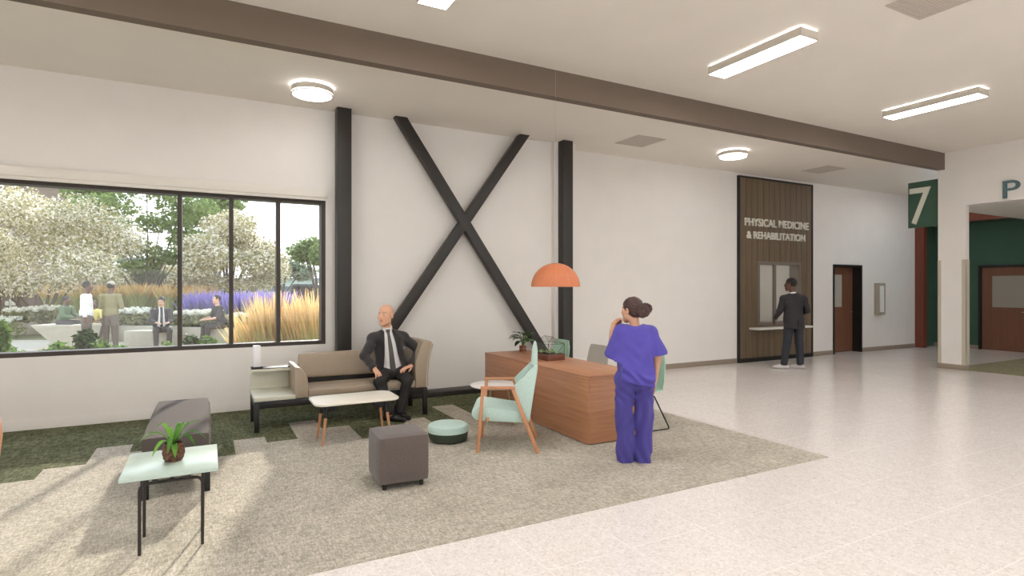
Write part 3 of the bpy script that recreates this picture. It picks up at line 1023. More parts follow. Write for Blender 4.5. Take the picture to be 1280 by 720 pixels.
# ------------------------------------------------------------------ long bench behind the side table
be = thing('bench', 'long grey brown upholstered bench behind the glass side table', 'bench', (-0.215, 5.88, 0))
pillow(MB(), -0.232, 0.232, -0.82, 0.82, 0.20, 0.475, 0.035, 0.008).build('cushion', M_bench, be)
for sx in (-1, 1):
    for sy in (-1, 1):
        MB().box(sx * 0.205 - 0.026, sx * 0.205 + 0.026, sy * 0.79 - 0.026, sy * 0.79 + 0.026, 0, 0.215, 0.002).build('leg', M_black, be)
MB().box(-0.21, 0.21, -0.78, 0.78, 0.18, 0.205).build('base', M_black, be, smooth=False)

# ------------------------------------------------------------------ glass side table
st = thing('side_table', 'small square side table with a mint glass top and thin dark legs', 'side table', (-0.195, 4.16, 0))
MB().box(-0.25, 0.25, -0.30, 0.29, 0.498, 0.518, 0.002).build('tabletop', GT, st)
for sy in (-0.125, 0.165):
    pts = fillet([(-0.165, sy, 0), (-0.165, sy, 0.428), (0.165, sy, 0.428), (0.165, sy, 0)], 0.045, 6)
    fr_ = MB().tube(pts, 0.0095, 8).build('leg', M_darkbase, st)
    for sx in (-0.085, 0.085):
        MB().box(sx - 0.014, sx + 0.014, sy - 0.012, sy + 0.012, 0.432, 0.498).build('standoff', M_darkbase, fr_, smooth=False)
MB().box(-0.011, 0.011, -0.125, 0.165, 0.419, 0.437).build('cross_bar', M_darkbase, st, smooth=False)


def strap_leaf(mb, base, az, L_, rise, droop, w, n=9, twist=0.0):
    """long arching strap leaf with a keel"""
    vs, fs = [], []
    dx, dy = math.cos(az), math.sin(az)
    for i in range(n + 1):
        t = i / n
        r = L_ * t
        z = rise * math.sin(min(t * 1.25, 1.0) * PI * 0.5) - droop * t ** 2.3
        ww = 1.55 * w * (0.55 + 0.9 * t) * (1 - t ** 3.2) + 0.0006
        cx, cy, cz = base[0] + dx * r, base[1] + dy * r, base[2] + z
        sx, sy = -dy, dx
        vs += [(cx + sx * ww, cy + sy * ww, cz + ww * 0.35), (cx, cy, cz), (cx - sx * ww, cy - sy * ww, cz + ww * 0.35)]
    for i in range(n):
        a = i * 3
        fs += [(a, a + 1, a + 4, a + 3), (a + 1, a + 2, a + 5, a + 4)]
    mb.add(vs, fs)


M_potrough = mat('woven_pot', (100, 66, 48), 0.75, noise=0.95, nscale=70, bump=0.8, bscale=90)
M_leaf1 = leafmat('strap_leaf', (54, 104, 36), (120, 172, 70), 0.25, 0.4)
M_soil = mat('potting_soil', (58, 46, 36), 0.95, noise=0.3, nscale=60)
pp = thing('potted_plant', 'strap leaved plant in a rough brown pot on the glass side table', 'potted plant', (-0.19, 4.15, 0.518))
b = MB()
n_, rows = 36, 22
prof = [(0.038 + 0.022 * math.sin(PI * (0.12 + 0.80 * k / (rows - 1))) + 0.004 * (k / (rows - 1)), 0.112 * k / (rows - 1)) for k in range(rows)]
vs, fs = [], []
for i, (r_, z_) in enumerate(prof):
    for k in range(n_):
        a = 2 * PI * k / n_
        bump_ = 0.0035 * math.sin(9 * a + (i // 3) * PI) * math.sin(PI * (i % 3 + 0.5) / 3)
        vs.append(((r_ + bump_) * math.cos(a), (r_ + bump_) * math.sin(a), z_))
for i in range(rows - 1):
    for k in range(n_):
        fs.append((i * n_ + k, i * n_ + (k + 1) % n_, (i + 1) * n_ + (k + 1) % n_, (i + 1) * n_ + k))
fs.append(tuple(range(n_))[::-1])
b.add(vs, fs)
b.build('pot', M_potrough, pp)
MB().lathe([(0.0, 0.098), (0.047, 0.10)], 24, cap=False).build('soil', M_soil, pp)
b = MB()
for az, L_, rise, droop, w in ((3.35, 0.19, 0.13, 0.09, 0.011), (2.9, 0.16, 0.10, 0.06, 0.011), (3.9, 0.15, 0.07, 0.11, 0.012), (-0.15, 0.19, 0.11, 0.10, 0.011), (0.25, 0.17, 0.15, 0.05, 0.010), (-0.6, 0.15, 0.10, 0.11, 0.012), (-1.45, 0.11, 0.03, 0.09, 0.012), (1.2, 0.15, 0.14, 0.06, 0.010), (1.9, 0.15, 0.12, 0.08, 0.010), (2.4, 0.13, 0.15, 0.05, 0.010), (4.5, 0.12, 0.09, 0.12, 0.011), (0.75, 0.12, 0.13, 0.03, 0.009)):
    strap_leaf(b, (0, 0, 0.10), az, L_, rise, droop, w)
b.build('leaves', M_leaf1, pp)

# ------------------------------------------------------------------ mint armchair with wooden frame (local x: front to rear, local y: across)
ac = thing('armchair', 'mint high backed armchair with a warm wood frame beside the desk', 'armchair', (2.30, 5.016, 0), math.atan2(4.726 - 5.016, 2.816 - 2.30))
Wd = 0.565
for y in (0.0, Wd):
    s = MB()
    fl_ = MB().bar((0.003, y, 0), (0.055, y, 0.622), 0.034, 0.034, 0.006, (1, 0, 0)).build('leg', M_oak, ac)
    rl_ = MB().bar((0.590, y, 0), (0.345, y, 0.622), 0.034, 0.036, 0.006, (1, 0, 0)).build('leg', M_oak, ac)
    MB().bar((0.030, y, 0.634), (0.372, y, 0.634), 0.052, 0.026, 0.009).build('armrest', M_oakx, ac)
MB().bar((0.10, 0.0, 0.325), (0.10, Wd, 0.325), 0.03, 0.035, 0.004).bar((0.445, 0.0, 0.325), (0.445, Wd, 0.325), 0.03, 0.035, 0.004).build('cross_rail', M_oakx, ac)
# seat: side outline, extruded across
seat = [(-0.060, 0.375), (-0.05, 0.345), (-0.02, 0.318), (0.05, 0.305), (0.28, 0.295), (0.45, 0.29), (0.47, 0.31), (0.46, 0.395), (0.30, 0.412), (0.12, 0.440), (0.02, 0.452), (-0.02, 0.446), (-0.05, 0.42)]
MB().prism(seat, 0.026, Wd - 0.026, 'x', 0.012, M=Matrix(((0, 1, 0, 0), (1, 0, 0, 0), (0, 0, 1, 0), (0, 0, 0, 1))) @ Matrix(((0, 1, 0, 0), (1, 0, 0, 0), (0, 0, 1, 0), (0, 0, 0, 1))) @ Matrix(((0, 1, 0, 0), (1, 0, 0, 0), (0, 0, 1, 0), (0, 0, 0, 1)))).build('seat', M_mint, ac)
SW = Matrix(((0, 1, 0, 0), (1, 0, 0, 0), (0, 0, 1, 0), (0, 0, 0, 1)))
# back panel, leaning
back = [(0.435, 0.30), (0.505, 0.29), (0.590, 0.835), (0.545, 0.850)]
MB().prism(back, 0.03, Wd - 0.03, 'x', 0.015, M=SW).build('backrest', M_mint, ac)
# wings at both sides of the back
for y0, y1 in ((-0.004, 0.042), (Wd - 0.042, Wd + 0.004)):
    wing = [(0.452, 0.335), (0.506, 0.318), (0.588, 0.848), (0.560, 0.852), (0.352, 0.648), (0.352, 0.625)]
    MB().prism(wing, y0, y1, 'x', 0.010, M=SW).build('wing', M_mint, ac)
# headrest
hr = [(0.527, 0.838), (0.585, 0.838), (0.588, 0.99), (0.580, 1.04), (0.570, 1.052), (0.556, 1.04), (0.538, 0.97)]
MB().prism(hr, 0.10, Wd - 0.10, 'x', 0.014, M=SW).build('headrest', M_mint, ac)

# ------------------------------------------------------------------ white round table behind the armchair
rt = thing('round_table', 'small round white table behind the mint armchair', 'side table', (2.97, 5.96, 0))
MB().lathe([(0.0, 0.452), (0.27, 0.452), (0.292, 0.458), (0.30, 0.466), (0.297, 0.474), (0.285, 0.478), (0.0, 0.478)], 48, cap=False).build('tabletop', M_whitetop, rt)
b = MB()
for k in range(3):
    a = k * 2 * PI / 3 + 0.4
    b.box(-0.02, 0.16, -0.02, 0.02, 0.425, 0.452, M=Matrix.Rotation(a, 4, 'Z'))
b.build('bracket', M_black, rt, smooth=False)
for x, y in ((-0.19, -0.16), (0.17, -0.16), (0.0, 0.2)):
    MB().tube([(x * 0.6, y * 0.6, 0.43), (x, y, 0)], 0.008, 8).build('leg', mat('pale_green_metal', (170, 176, 142), 0.5), rt)

# ------------------------------------------------------------------ desk
de = thing('reception_desk', 'solid walnut reception desk beneath the orange pendant lamp', 'desk', (3.385, 4.70, 0))
DX, DY, DZ = 0.72, 2.43, 0.708
MB().box(0, DX, 0, DY, DZ - 0.022, DZ, 0.0015).build('desktop', M_deskw, de)
MB().box(0.002, 0.024, 0.002, DY - 0.002, 0.018, DZ - 0.0235, 0.001).build('front_panel', M_deskw, de)
MB().box(0.0255, DX - 0.01, 0.002, 0.024, 0.018, DZ - 0.0235, 0.001).build('end_panel', M_deskx, de)
MB().box(0.0255, DX - 0.01, DY - 0.024, DY - 0.002, 0.018, DZ - 0.0235, 0.001).build('end_panel', M_deskx, de)
for (x, y) in ((0.05, 0.06), (0.66, 0.06), (0.05, 0.75), (0.05, 1.6), (0.05, DY - 0.06), (0.66, DY - 0.06)):
    MB().lathe([(0.016, 0), (0.016, 0.02)], 12, (x, y, 0)).build('foot', M_black, de)

# ------------------------------------------------------------------ plant on the desk
M_potstripe = mat('copper_pot', (158, 96, 66), 0.5)
M_potband = mat('dark_band', (64, 40, 30), 0.6)
M_leaf2 = leafmat('broad_leaf', (20, 44, 20), (66, 104, 44), 0.15, 0.35)
M_leafnew = leafmat('young_leaf', (96, 140, 56), (128, 168, 76), 0.3, 0.4)
M_stem = mat('green_stem', (74, 92, 52), 0.7)
dp_ = thing('potted_plant', 'dark leaved plant in a small banded copper pot on the desk', 'potted plant', (3.875, 6.93, DZ))
pot = MB().lathe([(0.040, 0), (0.045, 0.005), (0.047, 0.05), (0.048, 0.088), (0.042, 0.09)], 32, cap=False).lathe([(0.0, 0.001), (0.040, 0.0)], 32, cap=False).build('pot', M_potstripe, dp_)
for z in (0.022, 0.064):
    MB().lathe([(0.0475, z), (0.0485, z + 0.004), (0.0485, z + 0.010), (0.0475, z + 0.013)], 32, cap=False).build('band', M_potband, pot)
MB().lathe([(0.0, 0.080), (0.044, 0.080)], 24, cap=False).build('soil', M_soil, dp_)


def broad_leaf(mb, p, d, L_, w, up=(0, 0, 1), fold=0.25, curl=0.35, n=7):
    p, d = Vector(p), Vector(d).normalized()
    sd = d.cross(Vector(up)).normalized()
    nn = sd.cross(d).normalized()
    vs, fs = [], []
    for i in range(n + 1):
        t = i / n
        ww = w * (math.sin(PI * t ** 0.8) ** 0.8 if 0 < t < 1 else 0.02)
        c = p + d * (L_ * t) - nn * (curl * L_ * t * t)
        vs += [tuple(c + sd * ww + nn * ww * fold), tuple(c), tuple(c - sd * ww + nn * ww * fold)]
    for i in range(n):
        a = i * 3
        fs += [(a, a + 1, a + 4, a + 3), (a + 1, a + 2, a + 5, a + 4)]
    mb.add(vs, fs)


rr = random.Random(3)
stems, lv, nl = MB(), MB(), MB()
for k in range(21):
    az = k * 2.4 + rr.uniform(-0.3, 0.3)
    h = rr.uniform(0.06, 0.19)
    out_ = rr.uniform(0.02, 0.075)
    tip = Vector((math.cos(az) * out_, math.sin(az) * out_, 0.085 + h))
    stems.tube([(math.cos(az) * 0.006, math.sin(az) * 0.006, 0.08), (math.cos(az) * out_ * 0.4, math.sin(az) * out_ * 0.4, 0.085 + h * 0.6), tip], 0.0028, 6)
    broad_leaf(lv, tip, (math.cos(az), math.sin(az), rr.uniform(-0.1, 0.6)), rr.uniform(0.12, 0.17), rr.uniform(0.034, 0.046), curl=rr.uniform(0.2, 0.6))
stems.tube([(0.01, 0, 0.08), (0.03, -0.02, 0.2), (0.06, -0.03, 0.25)], 0.003, 6)
broad_leaf(nl, (0.05, -0.03, 0.23), (0.75, -0.3, 0.6), 0.12, 0.026)
broad_leaf(nl, (0.02, -0.02, 0.20), (0.5, -0.6, 0.7), 0.09, 0.022)
stems.build('stems', M_stem, dp_)
lv.build('leaves', M_leaf2, dp_)
nl.build('young_leaves', M_leafnew, dp_)

# ------------------------------------------------------------------ glass terrarium
M_mahog = wood('mahogany', (92, 50, 36), (120, 70, 50), axis=0, rough=0.45, scale=8)
TG = bpy.data.materials.new('terrarium_glass')
TG.use_nodes = True
nt = TG.node_tree
nt.nodes.clear()
o_ = nt.nodes.new('ShaderNodeOutputMaterial')
tr = nt.nodes.new('ShaderNodeBsdfTransparent')
tr.inputs['Color'].default_value = (0.93, 0.96, 0.94, 1)
gs = nt.nodes.new('ShaderNodeBsdfGlossy')
gs.inputs['Roughness'].default_value = 0.03
m1 = nt.nodes.new('ShaderNodeMixShader')
fr = sheen_node(nt)
nt.links.new(fr.outputs[0], m1.inputs[0])
nt.links.new(tr.outputs[0], m1.inputs[1])
nt.links.new(gs.outputs[0], m1.inputs[2])
nt.links.new(m1.outputs[0], o_.inputs[0])
te = thing('terrarium', 'glass terrarium with a dark wood tray on the desk', 'terrarium', (3.78, 6.10, DZ), 0.0)
tx, ty = 0.125, 0.19
b = MB()
b.box(-tx, tx, -ty, -ty + 0.012, 0, 0.075, 0.002).box(-tx, tx, ty - 0.012, ty, 0, 0.075, 0.002).box(-tx, -tx + 0.012, -ty + 0.012, ty - 0.012, 0, 0.075, 0.002).box(tx - 0.012, tx, -ty + 0.012, ty - 0.012, 0, 0.075, 0.002).box(-tx + 0.012, tx - 0.012, -ty + 0.012, ty - 0.012, 0, 0.01)
b.build('tray', M_mahog, te)
MB().box(-tx + 0.013, tx - 0.013, -ty + 0.013, ty - 0.013, 0.011, 0.066).build('soil', M_soil, te)
zb, zm, zt = 0.076, 0.20, 0.285
c4 = [(-tx + 0.006, -ty + 0.006), (tx - 0.006, -ty + 0.006), (tx - 0.006, ty - 0.006), (-tx + 0.006, ty - 0.006)]
B_ = [(x, y, zb) for x, y in c4]
Mi = [(x, y, zm) for x, y in c4]
R1, R2 = (0, -ty * 0.5, zt), (0, ty * 0.5, zt)
edges = [(B_[i], Mi[i]) for i in range(4)] + [(B_[i], B_[(i + 1) % 4]) for i in range(4)] + [(Mi[i], Mi[(i + 1) % 4]) for i in range(4)] + [(Mi[0], R1), (Mi[1], R1), (Mi[2], R2), (Mi[3], R2), (R1, R2)]
edges += [((0, -ty + 0.006, zm), R1), (Mi[0], (0, -ty + 0.006, zb)), (Mi[1], (0, -ty + 0.006, zb))]
b = MB()
for a, c in edges:
    b.tube([a, c], 0.0022, 6)
b.build('wire_frame', M_darkbase, te)
gp = MB()
for i in range(4):
    gp.add([B_[i], B_[(i + 1) % 4], Mi[(i + 1) % 4], Mi[i]], [(0, 1, 2, 3)])
gp.add([Mi[0], Mi[1], R1], [(0, 1, 2)]).add([Mi[2], Mi[3], R2], [(0, 1, 2)]).add([Mi[1], Mi[2], R2, R1], [(0, 1, 2, 3)]).add([Mi[3], Mi[0], R1, R2], [(0, 1, 2, 3)])
gp.build('glass', TG, te, smooth=False)
M_succ = leafmat('succulent_leaf', (150, 176, 116), (206, 216, 160), 0.2, 0.5)
b = MB()
for (px_, py_, s_, nn_) in ((0.0, -0.02, 1.0, 16), (-0.05, 0.09, 0.7, 12), (0.05, -0.11, 0.6, 12), (0.05, 0.05, 0.7, 12)):
    for k in range(nn_):
        az = k * 2.4
        el = 0.15 + 1.1 * k / nn_
        broad_leaf(b, (px_, py_, 0.07), (math.cos(az) * math.cos(el), math.sin(az) * math.cos(el), math.sin(el)), 0.075 * s_ * (1 - 0.3 * k / nn_) + 0.01, 0.014 * s_, curl=-0.15, n=5)
b.build('succulents', M_succ, te)

# ------------------------------------------------------------------ orange pendant lamp over the desk
M_orange = mat('orange_shade', (206, 124, 84), 0.55, noise=0.05, nscale=40)
M_oin = mat('shade_lining', (228, 190, 160), 0.6)
pe = thing('pendant_lamp', 'orange half dome pendant lamp hanging over the desk', 'pendant lamp', (3.757, 5.895, 1.615))
n_ = 14
outer = [(0.30 * math.cos(PI / 2 * k / n_), 0.29 * math.sin(PI / 2 * k / n_)) for k in range(n_)] + [(0.012, 0.29)]
shd = MB().lathe(outer, 56, cap=False)
shd.m(1).lathe([(max(0.008, r - 0.006), z - (0.004 if z > 0.01 else 0)) for r, z in outer], 56, cap=False)
shd.m(0).lathe([(0.294, 0.0), (0.30, 0.0)], 56, cap=False)
shade = shd.build('lamp_shade', [M_orange, M_oin], pe)
b = MB()
for az in range(0, 360, 30):
    a = math.radians(az)
    b.tube([(0.3006 * math.cos(PI / 2 * t) * math.cos(a), 0.3006 * math.cos(PI / 2 * t) * math.sin(a), 0.2906 * math.sin(PI / 2 * t)) for t in [0.02 + 0.09 * k for k in range(11)]], 0.0007, 4)
for t in (0.3, 0.6):
    b.tube([(0.3006 * math.cos(PI / 2 * t) * math.cos(a), 0.3006 * math.cos(PI / 2 * t) * math.sin(a), 0.2906 * math.sin(PI / 2 * t)) for a in [2 * PI * k / 48 for k in range(48)]], 0.0007, 4, closed=True)
b.build('seam', mat('shade_seam', (226, 160, 118), 0.6), shade)
MB().lathe([(0.03, 0.2), (0.03, 0.282)], 20).build('lamp_socket', M_white, pe)
MB().tube([(0, 0, 0.29), (0, 0, CZ2 - 1.615 if 5.895 > 6.05 else CZ - 1.615)], 0.0008, 6).build('cord', mat('pale_cord', (196, 184, 168), 0.7), pe)

# ------------------------------------------------------------------ shell chairs on black sled bases (local +x: the way the sitter faces)
def shell_chair(lab, m, loc, rz, grp):
    c = thing('shell_chair', lab, 'chair', loc, rz, grp)
    # seat-and-back shell, a curved sheet with thickness
    prof_ = [(0.23, 0.425), (0.20, 0.440), (0.10, 0.438), (0.0, 0.432), (-0.10, 0.432), (-0.165, 0.445), (-0.20, 0.485), (-0.222, 0.56), (-0.24, 0.66), (-0.256, 0.76), (-0.266, 0.845)]
    n1 = 12

    def sheet(off):
        V = []
        for i, (x, z) in enumerate(prof_):
            j0, j1 = max(i - 1, 0), min(i + 1, len(prof_) - 1)
            tx_, tz_ = prof_[j1][0] - prof_[j0][0], prof_[j1][1] - prof_[j0][1]
            ln = math.hypot(tx_, tz_)
            nx, nz = tz_ / ln, -tx_ / ln
            for k in range(n1 + 1):
                s_ = -1 + 2 * k / n1
                hw = 0.235 if i < 7 else 0.235 - 0.012 * (i - 7)
                if i == len(prof_) - 1:
                    hw -= 0.02
                rise = 0.035 * s_ * s_ * (1 if i > 5 else 0.35)
                V.append((x + nx * off + (rise if i > 5 else 0), s_ * hw, z + nz * off + (rise if i <= 5 else 0)))
        return V
    A, B2 = sheet(0.006), sheet(-0.006)
    nA, w_ = len(A), n1 + 1
    fs = []
    R_ = len(prof_)
    for i in range(R_ - 1):
        for k in range(n1):
            q = (i * w_ + k, i * w_ + k + 1, (i + 1) * w_ + k + 1, (i + 1) * w_ + k)
            fs += [q, tuple(nA + t for t in q[::-1])]
    rim = [k for k in range(w_)] + [(i + 1) * w_ - 1 for i in range(1, R_)] + [(R_ - 1) * w_ + k for k in range(w_ - 2, -1, -1)] + [i * w_ for i in range(R_ - 2, 0, -1)]
    for a, b_ in zip(rim, rim[1:] + rim[:1]):
        fs.append((a, b_, nA + b_, nA + a))
    MB().add(A + B2, fs).build('seat_shell', m, c, angle=50)
    for s_ in (-1, 1):
        y = s_ * 0.225
        pts = fillet([(-0.02, y * 0.8, 0.415), (-0.04, y, 0.40), (-0.27, y, 0.009), (0.23, y, 0.009), (0.16, y, 0.40), (0.12, y * 0.8, 0.415)], 0.035, 5)
        MB().tube(pts, 0.0085, 8).build('sled_leg', M_black, c)
    MB().tube([(-0.02, -0.19, 0.416), (-0.02, 0.19, 0.416)], 0.0085, 8).tube([(0.12, -0.19, 0.416), (0.12, 0.19, 0.416)], 0.0085, 8).build('cross_bar', M_black, c)
    return c


sc1 = shell_chair('mint shell chair on a black sled base partly hidden by the woman in purple', M_mintsh, (4.335, 5.06, 0), PI, 'shell chairs behind the desk')
c2 = dup(sc1, (4.34, 7.00, 0), PI, 'mint shell chair behind the desk, its back seen past the terrarium')
c3 = shell_chair('pale grey shell chair with its back showing over the desk top', M_paleshell, (4.34, 6.10, 0), PI, 'shell chairs behind the desk')

# ------------------------------------------------------------------ round-backed wooden armchair at the picture's edge
wc = thing('tub_chair', 'curved tan wooden tub chair cut off at the edge of the picture', 'chair', (-1.895, 6.17, 0), 0.3)
b = MB()
outl, inl = [], []
vs, fs = [], []
na = 24
for i in range(na + 1):
    a = math.radians(-20 + 220 * i / na)
    for r_, z_ in ((0.36, 0.16), (0.38, 0.36), (0.37, 0.47), (0.35, 0.47), (0.355, 0.36), (0.335, 0.16)):
        vs.append((r_ * math.cos(a), r_ * math.sin(a), z_ + (0.0 if z_ < 0.45 else 0.06 * math.sin(math.radians(180 * i / na)))))
for i in range(na):
    for k in range(6):
        fs.append((i * 6 + k, i * 6 + (k + 1) % 6, (i + 1) * 6 + (k + 1) % 6, (i + 1) * 6 + k))
fs += [tuple(range(6)), tuple(na * 6 + k for k in range(5, -1, -1))]
b.add(vs, fs)
b.build('backrest', M_oak, wc)
b = MB()
b.lathe([(0.05, 0.26), (0.30, 0.26), (0.325, 0.29), (0.325, 0.38), (0.30, 0.41), (0.05, 0.42)], 40)
b.build('seat', M_mint, wc)
for k in range(4):
    a = k * PI / 2 + PI / 4
    MB().tube([(0.28 * math.cos(a), 0.28 * math.sin(a), 0.27), (0.32 * math.cos(a), 0.32 * math.sin(a), 0.0)], [0.018, 0.013], 10).build('leg', M_cream, wc)
# ================================================================== people: one continuous surface per body, clothes as children
class Vol:
    """distance field on a grid, turned into one closed surface"""

    def __init__(s, lo, hi, h):
        s.lo, s.h = np.array(lo, np.float32), h
        s.n = [int(math.ceil((b - a) / h)) + 1 for a, b in zip(lo, hi)]
        s.ax = [(s.lo[i] + h * np.arange(s.n[i])).astype(np.float32) for i in range(3)]

    def new(s):
        return np.full(s.n, 1.0, np.float32)

    def sub(s, lo, hi):
        sl, ok = [], True
        for i in range(3):
            a = max(0, int(math.floor((lo[i] - s.lo[i]) / s.h)))
            b = min(s.n[i], int(math.ceil((hi[i] - s.lo[i]) / s.h)) + 1)
            if b <= a:
                return None
            sl.append(slice(a, b))
        return tuple(sl)

    def xyz(s, sl):
        return s.ax[0][sl[0]][:, None, None], s.ax[1][sl[1]][None, :, None], s.ax[2][sl[2]][None, None, :]

    def all(s):
        return s.xyz((slice(None),) * 3)

    @staticmethod
    def comb(D, sl, d, k, op):
        a = D[sl]
        if op == 'u':
            if k > 0:
                h = np.maximum(k - np.abs(a - d), 0) / k
                D[sl] = np.minimum(a, d) - h * h * k * 0.25
            else:
                D[sl] = np.minimum(a, d)
        else:
            d = -d
            if k > 0:
                h = np.maximum(k - np.abs(a - d), 0) / k
                D[sl] = np.maximum(a, d) + h * h * k * 0.25
            else:
                D[sl] = np.maximum(a, d)

    def cap(s, D, a, b, ra, rb=None, k=0.02, flat=None, op='u'):
        """tapered limb; flat=(direction, factor) squeezes it along a direction"""
        rb = ra if rb is None else rb
        a, b = np.array(a, np.float32), np.array(b, np.float32)
        m = max(ra, rb) + k + 4 * s.h
        sl = s.sub(np.minimum(a, b) - m, np.maximum(a, b) + m)
        if sl is None:
            return
        X, Y, Z = s.xyz(sl)
        px, py, pz = X - a[0], Y - a[1], Z - a[2]
        v = b - a
        L2 = float(v @ v) + 1e-12
        t = np.clip((px * v[0] + py * v[1] + pz * v[2]) / L2, 0, 1)
        qx, qy, qz = px - t * v[0], py - t * v[1], pz - t * v[2]
        q2 = qx * qx + qy * qy + qz * qz
        if flat:
            n = np.array(flat[0], np.float32)
            n = n / np.linalg.norm(n)
            c = qx * n[0] + qy * n[1] + qz * n[2]
            q2 = q2 + c * c * (flat[1] ** 2 - 1)
        s.comb(D, sl, np.sqrt(q2) - (ra + t * (rb - ra)), k, op)

    def ell(s, D, c, rad, R=None, k=0.02, op='u'):
        """ellipsoid; R = 3 axes as rows"""
        c = np.array(c, np.float32)
        m = max(rad) + k + 4 * s.h
        sl = s.sub(c - m, c + m)
        if sl is None:
            return
        X, Y, Z = s.xyz(sl)
        px, py, pz = X - c[0], Y - c[1], Z - c[2]
        if R is not None:
            px, py, pz = [px * R[i][0] + py * R[i][1] + pz * R[i][2] for i in range(3)]
        k0 = np.sqrt((px / rad[0]) ** 2 + (py / rad[1]) ** 2 + (pz / rad[2]) ** 2)
        k1 = np.sqrt((px / rad[0] ** 2) ** 2 + (py / rad[1] ** 2) ** 2 + (pz / rad[2] ** 2) ** 2) + 1e-9
        s.comb(D, sl, k0 * (k0 - 1.0) / k1, k, op)

    def plane(s, D, p, n, k=0.0):
        """keep the side that n points away from"""
        n = np.array(n, np.float32)
        n = n / np.linalg.norm(n)
        X, Y, Z = s.all()
        d = (X - p[0]) * n[0] + (Y - p[1]) * n[1] + (Z - p[2]) * n[2]
        np.maximum(D, d, out=D)

    def mesh(s, D, name, mats, parent=None, zone=None):
        D = D.copy()
        D[0], D[-1], D[:, 0], D[:, -1], D[:, :, 0], D[:, :, -1] = 1, 1, 1, 1, 1, 1
        ins = D < 0
        nx, ny, nz = D.shape
        acc = np.zeros((nx - 1, ny - 1, nz - 1), np.uint8)
        for i in (0, 1):
            for j in (0, 1):
                for k in (0, 1):
                    acc += ins[i:nx - 1 + i, j:ny - 1 + j, k:nz - 1 + k]
        cells = np.argwhere((acc > 0) & (acc < 8))
        if len(cells) == 0:
            return None
        idx = np.full((nx - 1, ny - 1, nz - 1), -1, np.int32)
        idx[cells[:, 0], cells[:, 1], cells[:, 2]] = np.arange(len(cells))
        P = np.zeros((len(cells), 3))
        C = np.zeros(len(cells))
        cor = [(i, j, k) for i in (0, 1) for j in (0, 1) for k in (0, 1)]
        for a in cor:
            for ax in range(3):
                if a[ax] == 0:
                    b = list(a)
                    b[ax] = 1
                    va = D[cells[:, 0] + a[0], cells[:, 1] + a[1], cells[:, 2] + a[2]]
                    vb = D[cells[:, 0] + b[0], cells[:, 1] + b[1], cells[:, 2] + b[2]]
                    cr = (va < 0) != (vb < 0)
                    t = np.where(cr, va / np.where(cr, va - vb, 1), 0)
                    for q in range(3):
                        P[:, q] += np.where(cr, a[q] + (t if q == ax else 0), 0)
                    C += cr
        P = P / C[:, None] + cells
        V = s.lo + P * s.h
        F = []
        for ax in range(3):
            sl0, sl1 = [slice(None)] * 3, [slice(None)] * 3
            sl0[ax], sl1[ax] = slice(0, -1), slice(1, None)
            a, b = ins[tuple(sl0)], ins[tuple(sl1)]
            e = np.argwhere(a != b)
            o1, o2 = [(1, 2), (2, 0), (0, 1)][ax]
            e = e[(e[:, o1] > 0) & (e[:, o2] > 0) & (e[:, o1] < D.shape[o1] - 1) & (e[:, o2] < D.shape[o2] - 1)]
            flip = a[e[:, 0], e[:, 1], e[:, 2]]
            q = []
            for d1, d2 in ((0, 0), (1, 0), (1, 1), (0, 1)):
                c = e.copy()
                c[:, o1] -= 1 - d1
                c[:, o2] -= 1 - d2
                q.append(idx[c[:, 0], c[:, 1], c[:, 2]])
            q = np.stack(q, 1)
            q[~flip] = q[~flip][:, ::-1]
            F.append(q)
        F = np.concatenate(F)
        F = F[(F >= 0).all(1)]
        mi = None
        if zone is not None:
            mi = zone(V[F].mean(1))
        return np_mesh(name, V, F, mats, parent, mi, smooth=True)


def unit(v):
    v = np.array(v, float)
    return v / np.linalg.norm(v)


def frame(fwd, up=(0, 0, 1)):
    """rows: right, forward, up"""
    u = unit(up)
    f = np.array(fwd, float)
    f = unit(f - u * (f @ u))
    return np.array([np.cross(f, u), f, u])


